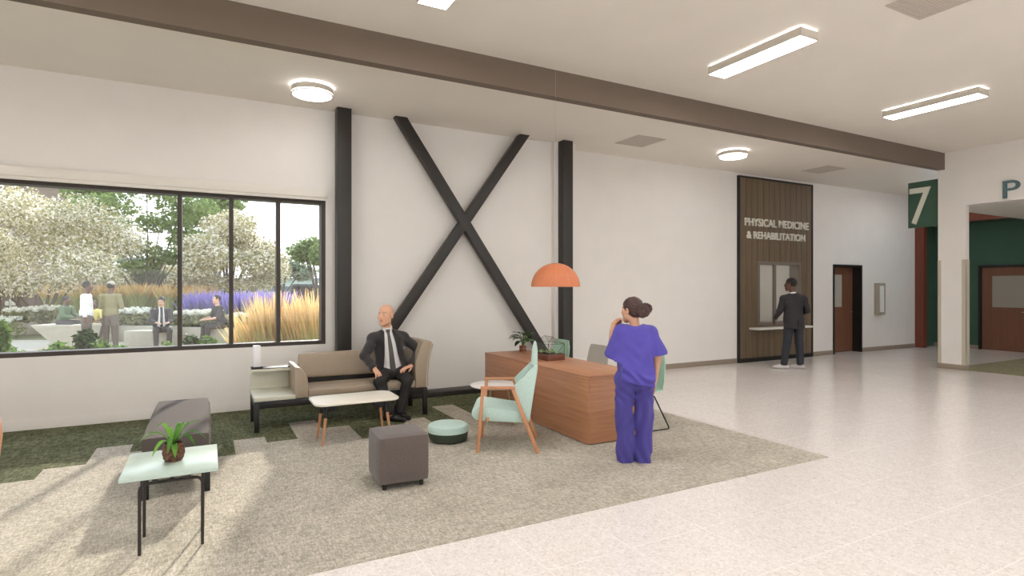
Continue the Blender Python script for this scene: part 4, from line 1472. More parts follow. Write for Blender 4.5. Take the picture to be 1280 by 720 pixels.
def head(V, D, c, fwd, up=(0, 0, 1), s=1.0, female=False, bald=False):
    """skull, jaw, nose, brow, sockets, lips, ears; c is the middle of the head"""
    R = frame(fwd, up)
    c = np.array(c, float)
    W = lambda x, y, z: c + s * (R[0] * x + R[1] * y + R[2] * z)
    V.ell(D, W(0, -0.012, 0.030), (0.076 * s, 0.097 * s, 0.088 * s), R, 0.015)
    V.ell(D, W(0, 0.022, -0.040), (0.062 * s, 0.070 * s, 0.072 * s), R, 0.03)
    jw = 0.040 if female else 0.047
    V.cap(D, W(-jw, 0.015, -0.072), W(0, 0.068, -0.098), 0.020 * s, 0.021 * s, 0.03)
    V.cap(D, W(jw, 0.015, -0.072), W(0, 0.068, -0.098), 0.020 * s, 0.021 * s, 0.03)
    V.ell(D, W(0, 0.078, -0.060), (0.030 * s, 0.020 * s, 0.026 * s), R, 0.02)
    for sx in (-1, 1):
        V.ell(D, W(sx * 0.040, 0.068, -0.022), (0.024 * s, 0.020 * s, 0.024 * s), R, 0.02)      # cheek
        V.ell(D, W(sx * 0.031, 0.094, 0.008), (0.017 * s, 0.013 * s, 0.010 * s), R, 0.012, 'c')  # socket
        V.ell(D, W(sx * 0.031, 0.076, 0.007), (0.0145 * s, 0.0145 * s, 0.0125 * s), R, 0.003)    # eyeball under lid
        V.cap(D, W(sx * 0.012, 0.088, 0.024), W(sx * 0.046, 0.074, 0.025), 0.009 * s, 0.007 * s, 0.012)
        V.ell(D, W(sx * 0.079, -0.010, -0.006), (0.012 * s, 0.021 * s, 0.033 * s), R, 0.006)     # ear
        V.ell(D, W(sx * 0.086, -0.004, -0.006), (0.006 * s, 0.010 * s, 0.017 * s), R, 0.004, 'c')
    V.cap(D, W(0, 0.088, 0.014), W(0, 0.112, -0.026), 0.009 * s, 0.0125 * s, 0.010)               # nose
    for sx in (-1, 1):
        V.ell(D, W(sx * 0.012, 0.098, -0.029), (0.009 * s, 0.010 * s, 0.008 * s), R, 0.006)
    V.cap(D, W(-0.021, 0.088, -0.055), W(0.021, 0.088, -0.055), 0.006 * s, 0.006 * s, 0.006)
    V.cap(D, W(-0.016, 0.088, -0.065), W(0.016, 0.088, -0.065), 0.007 * s, 0.007 * s, 0.006)
    V.cap(D, W(-0.022, 0.097, -0.060), W(0.022, 0.097, -0.060), 0.0022 * s, 0.0022 * s, 0.003, op='c')

    def zone(P):
        q = (P - c) @ R.T / s
        mi = np.zeros(len(P), int)
        near = np.linalg.norm(q, axis=1) < 0.17
        for sx in (-1, 1):
            dx, dz = q[:, 0] - sx * 0.031, q[:, 2] - 0.007
            ey = near & (q[:, 1] > 0.05) & ((dx / 0.013) ** 2 + (dz / 0.0065) ** 2 < 1)
            mi[ey] = 1
            mi[ey & ((dx / 0.006) ** 2 + (dz / 0.006) ** 2 < 1)] = 2
            br = near & (q[:, 1] > 0.05) & (np.abs(q[:, 0] - sx * 0.030) < 0.020) & (np.abs(q[:, 2] - 0.029) < (0.0022 if bald else 0.005))
            mi[br] = 2
        lp = near & (q[:, 1] > 0.07) & (np.abs(q[:, 0]) < 0.024) & (q[:, 2] < -0.048) & (q[:, 2] > -0.073)
        mi[lp] = 3
        return mi
    return zone


def hand(V, D, wrist, d, palm, side, curl=0.5, s=1.0, spread=0.18, thumb_out=0.7):
    """palm, four fingers of different lengths with two knuckle bends, thumb from the side of the palm.
    d: direction of the hand, palm: direction the palm faces, side: direction of the thumb"""
    d, palm = unit(d), np.array(palm, float)
    palm = unit(palm - d * (palm @ d))
    side = np.array(side, float)
    side = unit(side - d * (side @ d) - palm * (side @ palm))
    w = np.array(wrist, float)
    s_ = s
    kn = []
    for i, o in enumerate((0.030, 0.010, -0.010, -0.029)):
        base = w + d * (0.012 * s_) + side * (o * 0.75 * s_)
        kb = w + d * ((0.088, 0.093, 0.089, 0.080)[i] * s_) + side * (o * s_)
        V.cap(D, base, kb, 0.0155 * s_, 0.0115 * s_, 0.008, flat=(palm, 1.15))
        kn.append(kb)
    for i, kb in enumerate(kn):
        L = (0.044, 0.049, 0.045, 0.035)[i] * s_
        L2, L3 = L * 0.62, L * 0.5
        sp = (0.6, 0.15, -0.2, -0.65)[i] * spread
        a = curl * 0.55
        d1 = unit(d * math.cos(a) + palm * math.sin(a) + side * sp)
        a = curl * 1.25
        d2 = unit(d * math.cos(a) + palm * math.sin(a) + side * sp)
        a = curl * 1.75
        d3 = unit(d * math.cos(a) + palm * math.sin(a) + side * sp)
        p1 = kb + d1 * L
        p2 = p1 + d2 * L2
        p3 = p2 + d3 * L3
        r = (0.0092, 0.0096, 0.009, 0.008)[i] * s_
        V.cap(D, kb, p1, r * 1.08, r, 0.003)
        V.cap(D, p1, p2, r, r * 0.92, 0.002)
        V.cap(D, p2, p3, r * 0.92, r * 0.78, 0.002)
    t0 = w + d * (0.022 * s_) + side * (0.022 * s_) + palm * (0.006 * s_)
    t1 = t0 + unit(d * 0.75 + side * thumb_out + palm * 0.25) * 0.042 * s_
    t2 = t1 + unit(d * 0.95 + side * thumb_out * 0.45 + palm * 0.3 * (1 + curl)) * 0.033 * s_
    t3 = t2 + unit(d * 1.0 + side * thumb_out * 0.15 + palm * 0.4 * (1 + curl)) * 0.024 * s_
    V.cap(D, t0, t1, 0.0145 * s_, 0.0115 * s_, 0.008)
    V.cap(D, t1, t2, 0.0112 * s_, 0.0102 * s_, 0.003)
    V.cap(D, t2, t3, 0.0102 * s_, 0.0085 * s_, 0.003)


def torso(V, D, J, R, off=0.0, w=1.0, k=0.05):
    """pelvis, belly, chest and shoulders; off makes it fuller for a garment"""
    P, C, N = np.array(J['pelvis'], float), np.array(J['chest'], float), np.array(J['neck'], float)
    up = unit(N - P)
    Rf = frame(R[1], up)
    V.ell(D, P, (0.165 * w + off, 0.118 * w + off, 0.125 + off), Rf, k)
    m = P * 0.5 + C * 0.5
    V.ell(D, m + Rf[1] * 0.010, (0.148 * w + off, 0.108 * w + off, 0.19 + off), Rf, k)
    V.ell(D, C, (0.160 * w + off, 0.112 * w + off, 0.175 + off), Rf, k)
    for sname in ('shR', 'shL'):
        S = np.array(J[sname], float)
        V.cap(D, N * 0.6 + C * 0.4, S, 0.070 * w + off, 0.052 * w + off, k)
    return Rf


def arm(V, D, S, E, W, r=(0.050, 0.040, 0.028), off=0.0, k=0.02, cut=None):
    V.cap(D, S, E, r[0] + off, r[1] + off, k)
    if W is not None:
        V.cap(D, E, W, r[1] + off, r[2] + off, k)


def folds(V, D, seed, amp, freq, mask=None):
    """soft cloth folds: a few slanting waves laid over the field"""
    q = random.Random(seed)
    X, Y, Z = V.all()
    acc = 0
    for _ in range(4):
        a = np.array([q.uniform(-1, 1), q.uniform(-1, 1), q.uniform(-0.6, 0.6)])
        a = a / np.linalg.norm(a) * freq * q.uniform(0.7, 1.4)
        ph = q.uniform(0, 6)
        b = np.array([q.uniform(-1, 1), q.uniform(-1, 1), q.uniform(-1, 1)]) * freq * 0.35
        acc = acc + np.sin(X * a[0] + Y * a[1] + Z * a[2] + ph + 1.3 * np.sin(X * b[0] + Y * b[1] + Z * b[2] + ph * 2))
    d = (amp / 3) * acc
    if mask is not None:
        d = d * mask
    D += d.astype(np.float32)


def shoe(V, D, ankle, toe, s=1.0):
    a, t = np.array(ankle, float), np.array(toe, float)
    d = t - a
    d[2] = 0
    L = np.linalg.norm(d)
    d = d / L
    g = np.array([a[0], a[1], 0.0])
    heel = g - d * 0.055 * s
    V.cap(D, heel + [0, 0, 0.040 * s], g + d * (L * 0.45) + [0, 0, 0.042 * s], 0.038 * s, 0.042 * s, 0.02)
    V.cap(D, g + d * (L * 0.4) + [0, 0, 0.038 * s], g + d * (L * 0.92) + [0, 0, 0.030 * s], 0.043 * s, 0.030 * s, 0.02)
    V.cap(D, heel + d * 0.03 + [0, 0, 0.05 * s], a + [0, 0, 0.02], 0.036 * s, 0.040 * s, 0.02)
    V.plane(D, (0, 0, 0.002), (0, 0, -1))


M_skinA = mat('skin_fair', (222, 170, 140), 0.5, noise=0.04, nscale=30)
M_skinB = mat('skin_dark', (96, 62, 46), 0.45, noise=0.05, nscale=30)
M_skinC = mat('skin_warm', (206, 158, 128), 0.5, noise=0.04, nscale=30)
M_eye = mat('eye_white', (226, 220, 212), 0.3)
M_iris = mat('eye_and_brow', (98, 72, 58), 0.5)
M_lip = mat('lips', (198, 136, 114), 0.5)
M_lipB = mat('lips_dark', (104, 62, 54), 0.5)
M_suit = mat('charcoal_suit', (44, 40, 40), 0.75, noise=0.08, nscale=60, sheen=0.2)
M_trous = mat('black_trousers', (36, 33, 32), 0.75, noise=0.06, nscale=60)
M_shirt = mat('white_shirt', (228, 224, 222), 0.7)
M_tie = mat('grey_tie', (82, 78, 76), 0.55)
M_shoe = mat('black_leather', (24, 21, 20), 0.35)
M_scrub = mat('purple_scrubs', (82, 73, 166), 0.8, noise=0.05, nscale=14, sheen=0.1)
M_scrub2 = mat('purple_scrub_trousers', (70, 62, 140), 0.8, noise=0.05, nscale=14, sheen=0.1)
M_hairb = mat('dark_brown_hair', (66, 42, 38), 0.5, noise=0.35, nscale=60, stretch=(1, 1, 3))
M_hairk = mat('black_hair', (26, 22, 21), 0.7, noise=0.2, nscale=200, bump=0.5, bscale=500)
M_jeans = mat('slate_jeans', (44, 46, 53), 0.8, noise=0.1, nscale=40)
M_suit2 = mat('dark_blazer', (40, 36, 39), 0.75, noise=0.08, nscale=60)
M_sneak = mat('pale_sneakers', (196, 190, 190), 0.6)
M_yellow = mat('yellow_lanyard', (196, 160, 60), 0.6)
M_cup = mat('brown_cup', (122, 72, 52), 0.5)

# ------------------------------------------------------------------ seated man
BX, BY = 1.98, 6.98
man = thing('person', 'bald man in a dark suit and grey tie sitting on the taupe sofa', 'person', (BX, BY, 0))
w3 = lambda x, y, z: np.array([x - BX, y - BY, z])
J = dict(pelvis=w3(2.07, 7.12, 0.56), chest=w3(2.02, 7.09, 0.86), neck=w3(1.998, 7.075, 1.065),
         shR=w3(1.815, 7.045, 0.975), shL=w3(2.212, 7.095, 0.960))
RE, RW = w3(1.692, 6.985, 0.775), w3(1.772, 6.815, 0.622)
LE, LW = w3(2.405, 7.06, 0.805), w3(2.268, 6.945, 0.618)
RHi, LHi = w3(1.985, 7.11, 0.525), w3(2.155, 7.13, 0.525)
RK, LK = w3(1.812, 6.74, 0.482), w3(2.165, 6.775, 0.470)
RA, LA = w3(1.915, 6.72, 0.095), w3(2.075, 6.80, 0.095)
HC = w3(1.965, 7.035, 1.262)
V = Vol((-0.42, -0.48, 0.0), (0.56, 0.42, 1.43), 0.0062)
R = frame((-0.12, -0.99, 0))
hf = unit((-0.72, -0.69, 0.06))
D = V.new()
torso(V, D, J, R, -0.012)
V.cap(D, J['neck'] - [0, 0, 0.03], HC + np.array([0.01, 0.01, -0.05]), 0.056, 0.054, 0.03)
zone = head(V, D, HC, hf, (0.02, 0.0, 1), 1.10, bald=True)
for S, E, W in ((J['shR'], RE, RW), (J['shL'], LE, LW)):
    arm(V, D, S, E, W, (0.046, 0.038, 0.027))
hand(V, D, RW, (0.20, -0.80, -0.50), (0.05, -0.45, -0.85), (1, 0.15, 0.1), 0.55, 1.0, 0.3)
hand(V, D, LW, (-0.88, -0.40, -0.16), (0.05, 0.05, -1), (0.2, -1, 0), 0.35, 1.0, 0.2)
for Hh, K, A in ((RHi, RK, RA), (LHi, LK, LA)):
    V.cap(D, Hh, K, 0.075, 0.055, 0.03)
    V.cap(D, K, A, 0.052, 0.036, 0.02)
    V.cap(D, A, A + np.array([0.05, -0.06, -0.06]), 0.030, 0.022, 0.02)
V.mesh(D, 'body', [M_skinA, M_eye, M_iris, M_lip], man, zone)
# shirt, tie
Sh = V.new()
Rf = torso(V, Sh, J, R, 0.002)
V.cap(Sh, J['neck'] - [0, 0, 0.02], J['neck'] + np.array([-0.006, -0.012, 0.062]), 0.064, 0.061, 0.015)   # collar
Tc, up = J['chest'], unit(J['neck'] - J['pelvis'])
X, Y, Z = V.all()
qs = (X - Tc[0]) * Rf[0][0] + (Y - Tc[1]) * Rf[0][1] + (Z - Tc[2]) * Rf[0][2]
qf = (X - Tc[0]) * Rf[1][0] + (Y - Tc[1]) * Rf[1][1] + (Z - Tc[2]) * Rf[1][2]
qt = (X - Tc[0]) * up[0] + (Y - Tc[1]) * up[1] + (Z - Tc[2]) * up[2]
Shirt = Sh.copy()
Shirt = np.maximum(Shirt, -(qt + 0.30))
V.plane(Shirt, J['neck'] + np.array([-0.01, -0.02, 0.050]), (-0.15, -0.35, 1))
V.mesh(Shirt, 'shirt', M_shirt, man)
s0 = 0.004
wt = np.interp(qt.ravel(), [-0.32, -0.29, -0.25, 0.02, 0.18, 0.20, 0.235], [0.004, 0.030, 0.036, 0.026, 0.017, 0.024, 0.026]).reshape(qt.shape)
Tie = np.maximum(np.maximum(Sh - 0.009, -(Sh + 0.02)), np.maximum(np.abs(qs + s0) - wt, -qf + 0.03))
Tie = np.maximum(Tie, np.maximum(-(qt + 0.325), qt - 0.232))
V.mesh(Tie.astype(np.float32), 'tie', M_tie, man)
# jacket
Jk = V.new()
torso(V, Jk, J, R, 0.022, 1.08)
V.ell(Jk, J['pelvis'] + np.array([0, 0.02, 0.05]), (0.215, 0.145, 0.15), Rf, 0.05)
for S, E, W in ((J['shR'], RE, RW), (J['shL'], LE, LW)):
    A_ = V.new()
    V.cap(A_, S, E, 0.067, 0.058, 0.02)
    V.cap(A_, E, W, 0.058, 0.045, 0.02)
    dW = unit(W - E)
    X_, Y_, Z_ = V.all()
    cutd = (X_ - W[0]) * dW[0] + (Y_ - W[1]) * dW[1] + (Z_ - W[2]) * dW[2] + 0.012
    far = np.sqrt((X_ - W[0]) ** 2 + (Y_ - W[1]) ** 2 + (Z_ - W[2]) ** 2) < 0.12
    A_ = np.where(far, np.maximum(A_, cutd), A_).astype(np.float32)
    V.comb(Jk, (slice(None),) * 3, A_, 0.02, 'u')
folds(V, Jk, 5, 0.007, 38)
ow = np.interp(qt.ravel(), [-0.40, -0.25, -0.08, 0.08, 0.20, 0.27], [0.135, 0.115, 0.085, 0.068, 0.052, 0.048]).reshape(qt.shape)
op_ = np.maximum(np.abs(qs + 0.004) - ow, -qf + 0.0)
Jk = np.maximum(Jk, -op_)
Jk = np.maximum(Jk, -(qt + 0.36)).astype(np.float32)
V.cap(Jk, J['neck'] - [0, 0, 0.02], HC + np.array([-0.01, -0.02, -0.03]), 0.070, 0.066, 0.0, op='s')
# lapels: a raised layer along the opening
lw = np.interp(qt.ravel(), [-0.12, -0.10, 0.09, 0.12, 0.125, 0.22], [0.0, 0.012, 0.060, 0.066, 0.050, 0.040]).reshape(qt.shape)
lap = np.maximum(np.maximum(np.abs(qs + 0.004) - ow - lw, -qf + 0.03), np.maximum(qt - 0.215, -(qt + 0.12)))
Lp = np.maximum(np.maximum(Jk - 0.007, -(Jk + 0.03)), lap)
jk = V.mesh(Jk, 'jacket', M_suit, man)
Lp = np.maximum(Lp, -op_)
V.mesh(Lp.astype(np.float32), 'lapels', mat('lapel_cloth', (38, 35, 35), 0.7), jk)
# trousers
Tr = V.new()
V.ell(Tr, J['pelvis'] + np.array([0, 0.0, -0.02]), (0.180, 0.135, 0.12), Rf, 0.03)
for Hh, K, A in ((RHi, RK, RA), (LHi, LK, LA)):
    V.cap(Tr, Hh, K, 0.094, 0.072, 0.04)
    V.cap(Tr, K, A + np.array([0, 0, 0.03]), 0.070, 0.058, 0.025)
    V.cap(Tr, A + np.array([0, 0, 0.05]), A + np.array([0, 0, -0.02]), 0.058, 0.062, 0.02)
folds(V, Tr, 9, 0.0065, 42)
V.plane(Tr, (0, 0, 0.078), (0, 0, -1))
Tr = np.maximum(Tr, qt + 0.19).astype(np.float32)
V.mesh(Tr, 'trousers', M_trous, man)
for A, T in ((RA, w3(2.07, 6.56, 0.02)), (LA, w3(2.14, 6.62, 0.02))):
    S_ = V.new()
    shoe(V, S_, A, T)
    V.mesh(S_, 'shoe', M_shoe, man)

# ------------------------------------------------------------------ woman in purple, seen from behind (local x: across the view, y: away)
VR = math.atan2(-CA, SA)
wo = thing('person', 'woman in purple scrubs with her dark hair up, standing at the desk end', 'person', (3.449, 4.098, 0), VR)
a3 = lambda *p: np.array(p, float)
J = dict(pelvis=a3(0.018, 0.0, 0.80), chest=a3(0.035, 0.0, 1.07), neck=a3(0.028, 0.01, 1.255), shR=a3(0.172, 0.0, 1.185), shL=a3(-0.100, 0.015, 1.195))
RE, RW = a3(0.232, 0.0, 0.945), a3(0.215, 0.05, 0.735)
LE, LW = a3(-0.185, 0.09, 0.985), a3(-0.150, 0.215, 1.185)
HC = a3(0.000, 0.03, 1.395)
V = Vol((-0.36, -0.24, 0.0), (0.36, 0.40, 1.56), 0.006)
R = frame((-0.12, 1, 0))
D = V.new()
torso(V, D, J, R, -0.02, 0.86)
V.cap(D, J['neck'] - [0, 0, 0.03], HC + a3(0.012, -0.015, -0.05), 0.046, 0.045, 0.03)
zoneW = head(V, D, HC, unit((-0.62, 0.78, -0.10)), (0, 0, 1), 0.96, True)
for S, E, W in ((J['shR'], RE, RW), (J['shL'], LE, LW)):
    arm(V, D, S, E, W, (0.042, 0.034, 0.024))
hand(V, D, RW, (-0.03, 0.06, -1), (-1, 0, 0), (0, 1, 0), 0.35, 0.92, 0.1)
hand(V, D, LW, (0.22, -0.05, 0.95), (0.8, 0.3, 0.0), (0.2, -0.9, 0.1), 0.95, 0.92, 0.1)
LEG = ((a3(-0.070, 0.0, 0.76), a3(-0.078, 0.01, 0.42), a3(-0.062, 0, 0.07)), (a3(0.105, 0.0, 0.76), a3(0.110, 0.01, 0.42), a3(0.098, 0, 0.07)))
for Hh, K, A in LEG:
    V.cap(D, Hh, K, 0.070, 0.050, 0.03)
    V.cap(D, K, A, 0.048, 0.034, 0.02)
    V.cap(D, A, A + a3(0, 0.10, -0.035), 0.028, 0.02, 0.02)
V.mesh(D, 'body', [M_skinC, M_eye, M_iris, M_lip], wo, zoneW)
# scrub top
T = V.new()
torso(V, T, J, R, 0.012, 0.98)
V.ell(T, a3(0.030, 0.0, 0.93), (0.178, 0.135, 0.22), None, 0.06)
V.cap(T, a3(-0.075, -0.018, 0.84), a3(0.115, -0.018, 0.79), 0.130, 0.132, 0.05)
V.cap(T, a3(-0.075, -0.018, 0.76), a3(0.110, -0.018, 0.70), 0.118, 0.122, 0.05)
V.cap(T, J['shR'], a3(0.225, -0.005, 1.00), 0.066, 0.088, 0.03)
V.cap(T, J['shL'], a3(-0.172, 0.070, 0.985), 0.064, 0.084, 0.03)
X, Y, Z = V.all()
# sleeve ends
for p, n in ((a3(0.236, -0.005, 0.978), unit((0.3, 0.0, -1))), (a3(-0.178, 0.080, 0.955), unit((-0.25, 0.15, -1)))):
    d = (X - p[0]) * n[0] + (Y - p[1]) * n[1] + (Z - p[2]) * n[2]
    side = (X > 0.185) if p[0] > 0 else (X < -0.125)
    T = np.where(side & (Z > 0.85), np.maximum(T, d), T)
    T = np.where(side & (Z <= 0.87), np.maximum(T, 0.06), T)
T = T.astype(np.float32)
# blouse hem: gathered and slanting
gath = np.exp(-((Z - 0.80 + 0.28 * X) / 0.05) ** 2)
T = (T + 0.013 * gath * np.sin(62 * (Z + 0.35 * X) + 4 * np.sin(14 * X))).astype(np.float32)
T = (T + 0.006 * np.exp(-((X - 0.03) / 0.10) ** 2) * np.exp(-((Z - 0.98) / 0.14) ** 2) * np.sin(55 * (Z - 0.9 * np.abs(X - 0.04)))).astype(np.float32)
folds(V, T, 21, 0.010, 24)
T = np.maximum(T, -(Z - (0.735 - 0.26 * (X - 0.02) + 0.008 * np.sin(13 * X + 5 * Y)))).astype(np.float32)
V.cap(T, J['neck'] + a3(0, 0.0, -0.012), J['neck'] + a3(0, 0.02, 0.2), 0.066, 0.075, 0.0, op='s')
V.mesh(T, 'scrub_top', M_scrub, wo)
# lanyard ribbon at the neckline
nk = [tuple(J['neck'] + a3(0.066 * math.cos(t), -0.012 + 0.062 * math.sin(t), -0.008 + 0.012 * math.sin(t))) for t in [2 * PI * k / 24 for k in range(24)]]
MB().tube(nk, 0.007, 6, closed=True).build('neckline', M_yellow, wo)
# trousers
T = V.new()
V.ell(T, a3(0.018, 0.0, 0.77), (0.165, 0.112, 0.13), None, 0.04)
for (Hh, K, A), sx in zip(LEG, (-1, 1)):
    V.ell(T, a3(Hh[0], -0.022, 0.735), (0.086, 0.098, 0.11), None, 0.04)
    V.cap(T, Hh, K, 0.094, 0.078, 0.03)
    V.cap(T, K, A + a3(0, 0, 0.04), 0.078, 0.076, 0.03)
    V.cap(T, A + a3(0, 0.0, 0.12), A + a3(0, 0.015, -0.05), 0.074, 0.078, 0.03, flat=((0, 1, 0), 0.9))
X, Y, Z = V.all()
cre = np.exp(-((Z - 0.63) / 0.10) ** 2)
T = (T + 0.005 * cre * np.sin(70 * (Z - 0.8 * np.abs(X - 0.02)))).astype(np.float32)
T = (T + 0.007 * np.clip((0.75 - Z) / 0.3, 0, 1) * np.sin(75 * X + 10 * Z + 3 * np.sin(9 * Z))).astype(np.float32)
folds(V, T, 33, 0.009, 24)
V.plane(T, (0, 0, 0.004), (0, 0, -1))
V.plane(T, (0, 0, 0.87), (0, 0, 1))
V.mesh(T, 'scrub_trousers', M_scrub2, wo)
for A in (LEG[0][2], LEG[1][2]):
    S_ = V.new()
    shoe(V, S_, A + a3(0, 0.03, 0), A + a3(0, 0.18, 0), 0.8)
    V.mesh(S_, 'shoe', M_shoe, wo)
# hair: swept back cap with a knotted bun
Hh = V.new()
R = frame((-0.62, 0.78, -0.10))
Wd_ = lambda x, y, z: HC + R[0] * x + R[1] * y + R[2] * z
V.ell(Hh, Wd_(0, -0.016, 0.032), (0.083, 0.104, 0.094), R, 0.01)
V.ell(Hh, Wd_(0, -0.055, -0.02), (0.066, 0.060, 0.062), R, 0.02)
X, Y, Z = V.all()
fy = (X - HC[0]) * R[1][0] + (Y - HC[1]) * R[1][1] + (Z - HC[2]) * R[1][2]
fz = (X - HC[0]) * R[2][0] + (Y - HC[1]) * R[2][1] + (Z - HC[2]) * R[2][2]
Hh = np.maximum(Hh, (fy * 0.75 - fz * 0.66 - 0.018)).astype(np.float32)
Hh = np.maximum(Hh, -(fz + 0.065)).astype(np.float32)
bun = Wd_(0.01, -0.115, -0.005)
V.ell(Hh, bun, (0.045, 0.045, 0.045), None, 0.02)
for (rx, rz, r0, ph) in ((0.046, 0.040, 0.017, 0.0), (0.036, 0.050, 0.015, 1.1)):
    pts = [bun + a3(rx * math.cos(t + ph), -0.02 + 0.02 * math.sin(2 * t), rz * math.sin(t + ph)) for t in [2 * PI * k / 14 for k in range(15)]]
    for p, q in zip(pts[:-1], pts[1:]):
        V.cap(Hh, p, q, r0, r0, 0.008)
lo_ = [bun + a3(0.03 + 0.045 * math.sin(t), -0.01, 0.012 + 0.040 * (1 - math.cos(t)) - 0.03) for t in [PI * 1.25 * k / 8 for k in range(9)]]
for p, q in zip(lo_[:-1], lo_[1:]):
    V.cap(Hh, p, q, 0.015, 0.012, 0.006)
X, Y, Z = V.all()
Hh += (0.0022 * np.sin(220 * (Z - HC[2]) + 90 * X) * np.sin(60 * Y)).astype(np.float32)
V.mesh(Hh, 'hair', M_hairb, wo)
cup = thing('cup', 'small brown cup held to her face by the woman in purple', 'cup', (0, 0, 0), VR)
cp_ = a3(-0.085, 0.215, 1.262)
cl, sn = math.cos(VR), math.sin(VR)
cup.location = (3.449 + cp_[0] * cl - cp_[1] * sn, 4.098 + cp_[0] * sn + cp_[1] * cl, cp_[2] - 0.03)
MB().lathe([(0.0, 0.0), (0.024, 0.0), (0.030, 0.055), (0.032, 0.062), (0.029, 0.062), (0.022, 0.006), (0.0, 0.005)], 28, cap=False).build('cup_body', M_cup, cup)
MB().tube([(-0.029, 0, 0.048), (-0.045, 0, 0.044), (-0.048, 0, 0.028), (-0.040, 0, 0.015), (-0.026, 0, 0.012)], 0.004, 8).build('handle', M_cup, cup)

# ------------------------------------------------------------------ man at the service window, seen from behind
m2 = thing('person', 'man in a dark blazer and slate trousers standing at the service window', 'person', (10.24, 7.30, 0), VR)
J = dict(pelvis=a3(-0.005, 0, 0.98), chest=a3(-0.005, 0.0, 1.28), neck=a3(-0.02, 0.015, 1.50), shR=a3(0.185, 0.0, 1.385), shL=a3(-0.205, 0.015, 1.385))
RE, RW = a3(0.270, 0.03, 1.150), a3(0.225, 0.23, 1.06)
LE, LW = a3(-0.265, 0.05, 1.140), a3(-0.275, 0.23, 0.980)
HC = a3(-0.050, 0.045, 1.672)
V = Vol((-0.46, -0.24, 0.0), (0.44, 0.46, 1.84), 0.0085)
R = frame((-0.15, 1, 0))
D = V.new()
torso(V, D, J, R, -0.015)
V.cap(D, J['neck'] - [0, 0, 0.03], HC + a3(0.01, -0.01, -0.05), 0.056, 0.056, 0.03)
zoneM = head(V, D, HC, unit((-0.70, 0.72, -0.05)), (0, 0, 1), 1.06)
for S, E, W in ((J['shR'], RE, RW), (J['shL'], LE, LW)):
    arm(V, D, S, E, W, (0.046, 0.038, 0.028))
hand(V, D, RW, (-0.5, 0.7, 0.0), (0, 0, -1), (-0.5, -0.3, 0), 0.5, 1.0, 0.2)
hand(V, D, LW, (0.1, 0.75, -0.5), (0.6, 0, -0.6), (0.5, 0, 0.8), 0.5, 1.0, 0.2)
LEG = ((a3(-0.095, 0.0, 0.93), a3(-0.135, 0.015, 0.52), a3(-0.200, 0.0, 0.085)), (a3(0.085, 0.0, 0.93), a3(0.105, 0.01, 0.52), a3(0.118, 0.0, 0.085)))
for Hh, K, A in LEG:
    V.cap(D, Hh, K, 0.075, 0.055, 0.03)
    V.cap(D, K, A, 0.052, 0.036, 0.02)
    V.cap(D, A, A + a3(-0.05, 0.08, -0.04), 0.034, 0.028, 0.02)
V.mesh(D, 'body', [M_skinB, M_eye, M_iris, M_lipB], m2, zoneM)
Sh = V.new()
torso(V, Sh, J, R, -0.002)
V.cap(Sh, J['neck'] - [0, 0, 0.02], J['neck'] + a3(0, 0.01, 0.055), 0.064, 0.061, 0.015)
V.plane(Sh, J['neck'] + a3(0, 0, 0.012), (0, 0.2, 1))
V.plane(Sh, (0, 0, 0.86), (0, 0, -1))
V.ell(Sh, a3(-0.10, 0.06, 0.98), (0.10, 0.10, 0.07), None, 0.02)
V.mesh(Sh, 'shirt', M_shirt, m2)
Jk = V.new()
torso(V, Jk, J, R, 0.022, 1.03)
V.cap(Jk, a3(-0.02, -0.005, 1.08), a3(0.0, -0.01, 0.80), 0.178, 0.200, 0.05, flat=((0, 1, 0), 1.35))
for S, E, W in ((J['shR'], RE, RW), (J['shL'], LE, LW)):
    V.cap(Jk, S, E, 0.068, 0.058, 0.02)
    V.cap(Jk, E, E + (W - E) * 0.82, 0.058, 0.046, 0.02)
folds(V, Jk, 12, 0.005, 34)
X, Y, Z = V.all()
body_part = (np.abs(X) < 0.20)
Jk = np.where(body_part, np.maximum(Jk, -(Z - 0.80)), Jk)
Jk = np.maximum(Jk, -np.maximum(np.abs(X + 0.02) - np.interp(Z, [0.8, 1.1, 1.45], [0.12, 0.05, 0.07]), -Y + 0.02))   # open front
vent_ = np.maximum(np.abs(X - 0.0) - 0.004, np.maximum(Y, Z - 0.98))
Jk = np.maximum(Jk, -vent_).astype(np.float32)
V.cap(Jk, J['neck'] + a3(0, 0.0, 0.005), HC, 0.068, 0.07, 0.0, op='s')
V.mesh(Jk, 'blazer', M_suit2, m2)
Tr = V.new()
V.ell(Tr, J['pelvis'] - [0, 0, 0.02], (0.178, 0.130, 0.13), None, 0.03)
for Hh, K, A in LEG:
    V.cap(Tr, Hh, K, 0.098, 0.076, 0.03)
    V.cap(Tr, K, A + a3(0, 0, 0.02), 0.074, 0.062, 0.025)
folds(V, Tr, 15, 0.005, 40)
V.plane(Tr, (0, 0, 0.07), (0, 0, -1))
V.plane(Tr, (0, 0, 1.02), (0, 0, 1))
V.mesh(Tr, 'trousers', M_jeans, m2)
for A, T in ((LEG[0][2], LEG[0][2] + a3(-0.19, 0.06, 0)), (LEG[1][2], LEG[1][2] + a3(-0.10, 0.15, 0))):
    S_ = V.new()
    shoe(V, S_, A, T, 1.05)
    V.mesh(S_, 'shoe', M_sneak, m2)
Hh = V.new()
R = frame((-0.70, 0.72, -0.05))
V.ell(Hh, HC + R[1] * -0.014 * 1.06 + R[2] * 0.034, (0.085, 0.108, 0.097), R, 0.01)
X, Y, Z = V.all()
fy = (X - HC[0]) * R[1][0] + (Y - HC[1]) * R[1][1] + (Z - HC[2]) * R[1][2]
fz = Z - HC[2]
Hh = np.maximum(Hh, fy - 0.045 - 0.9 * np.maximum(fz - 0.045, 0))
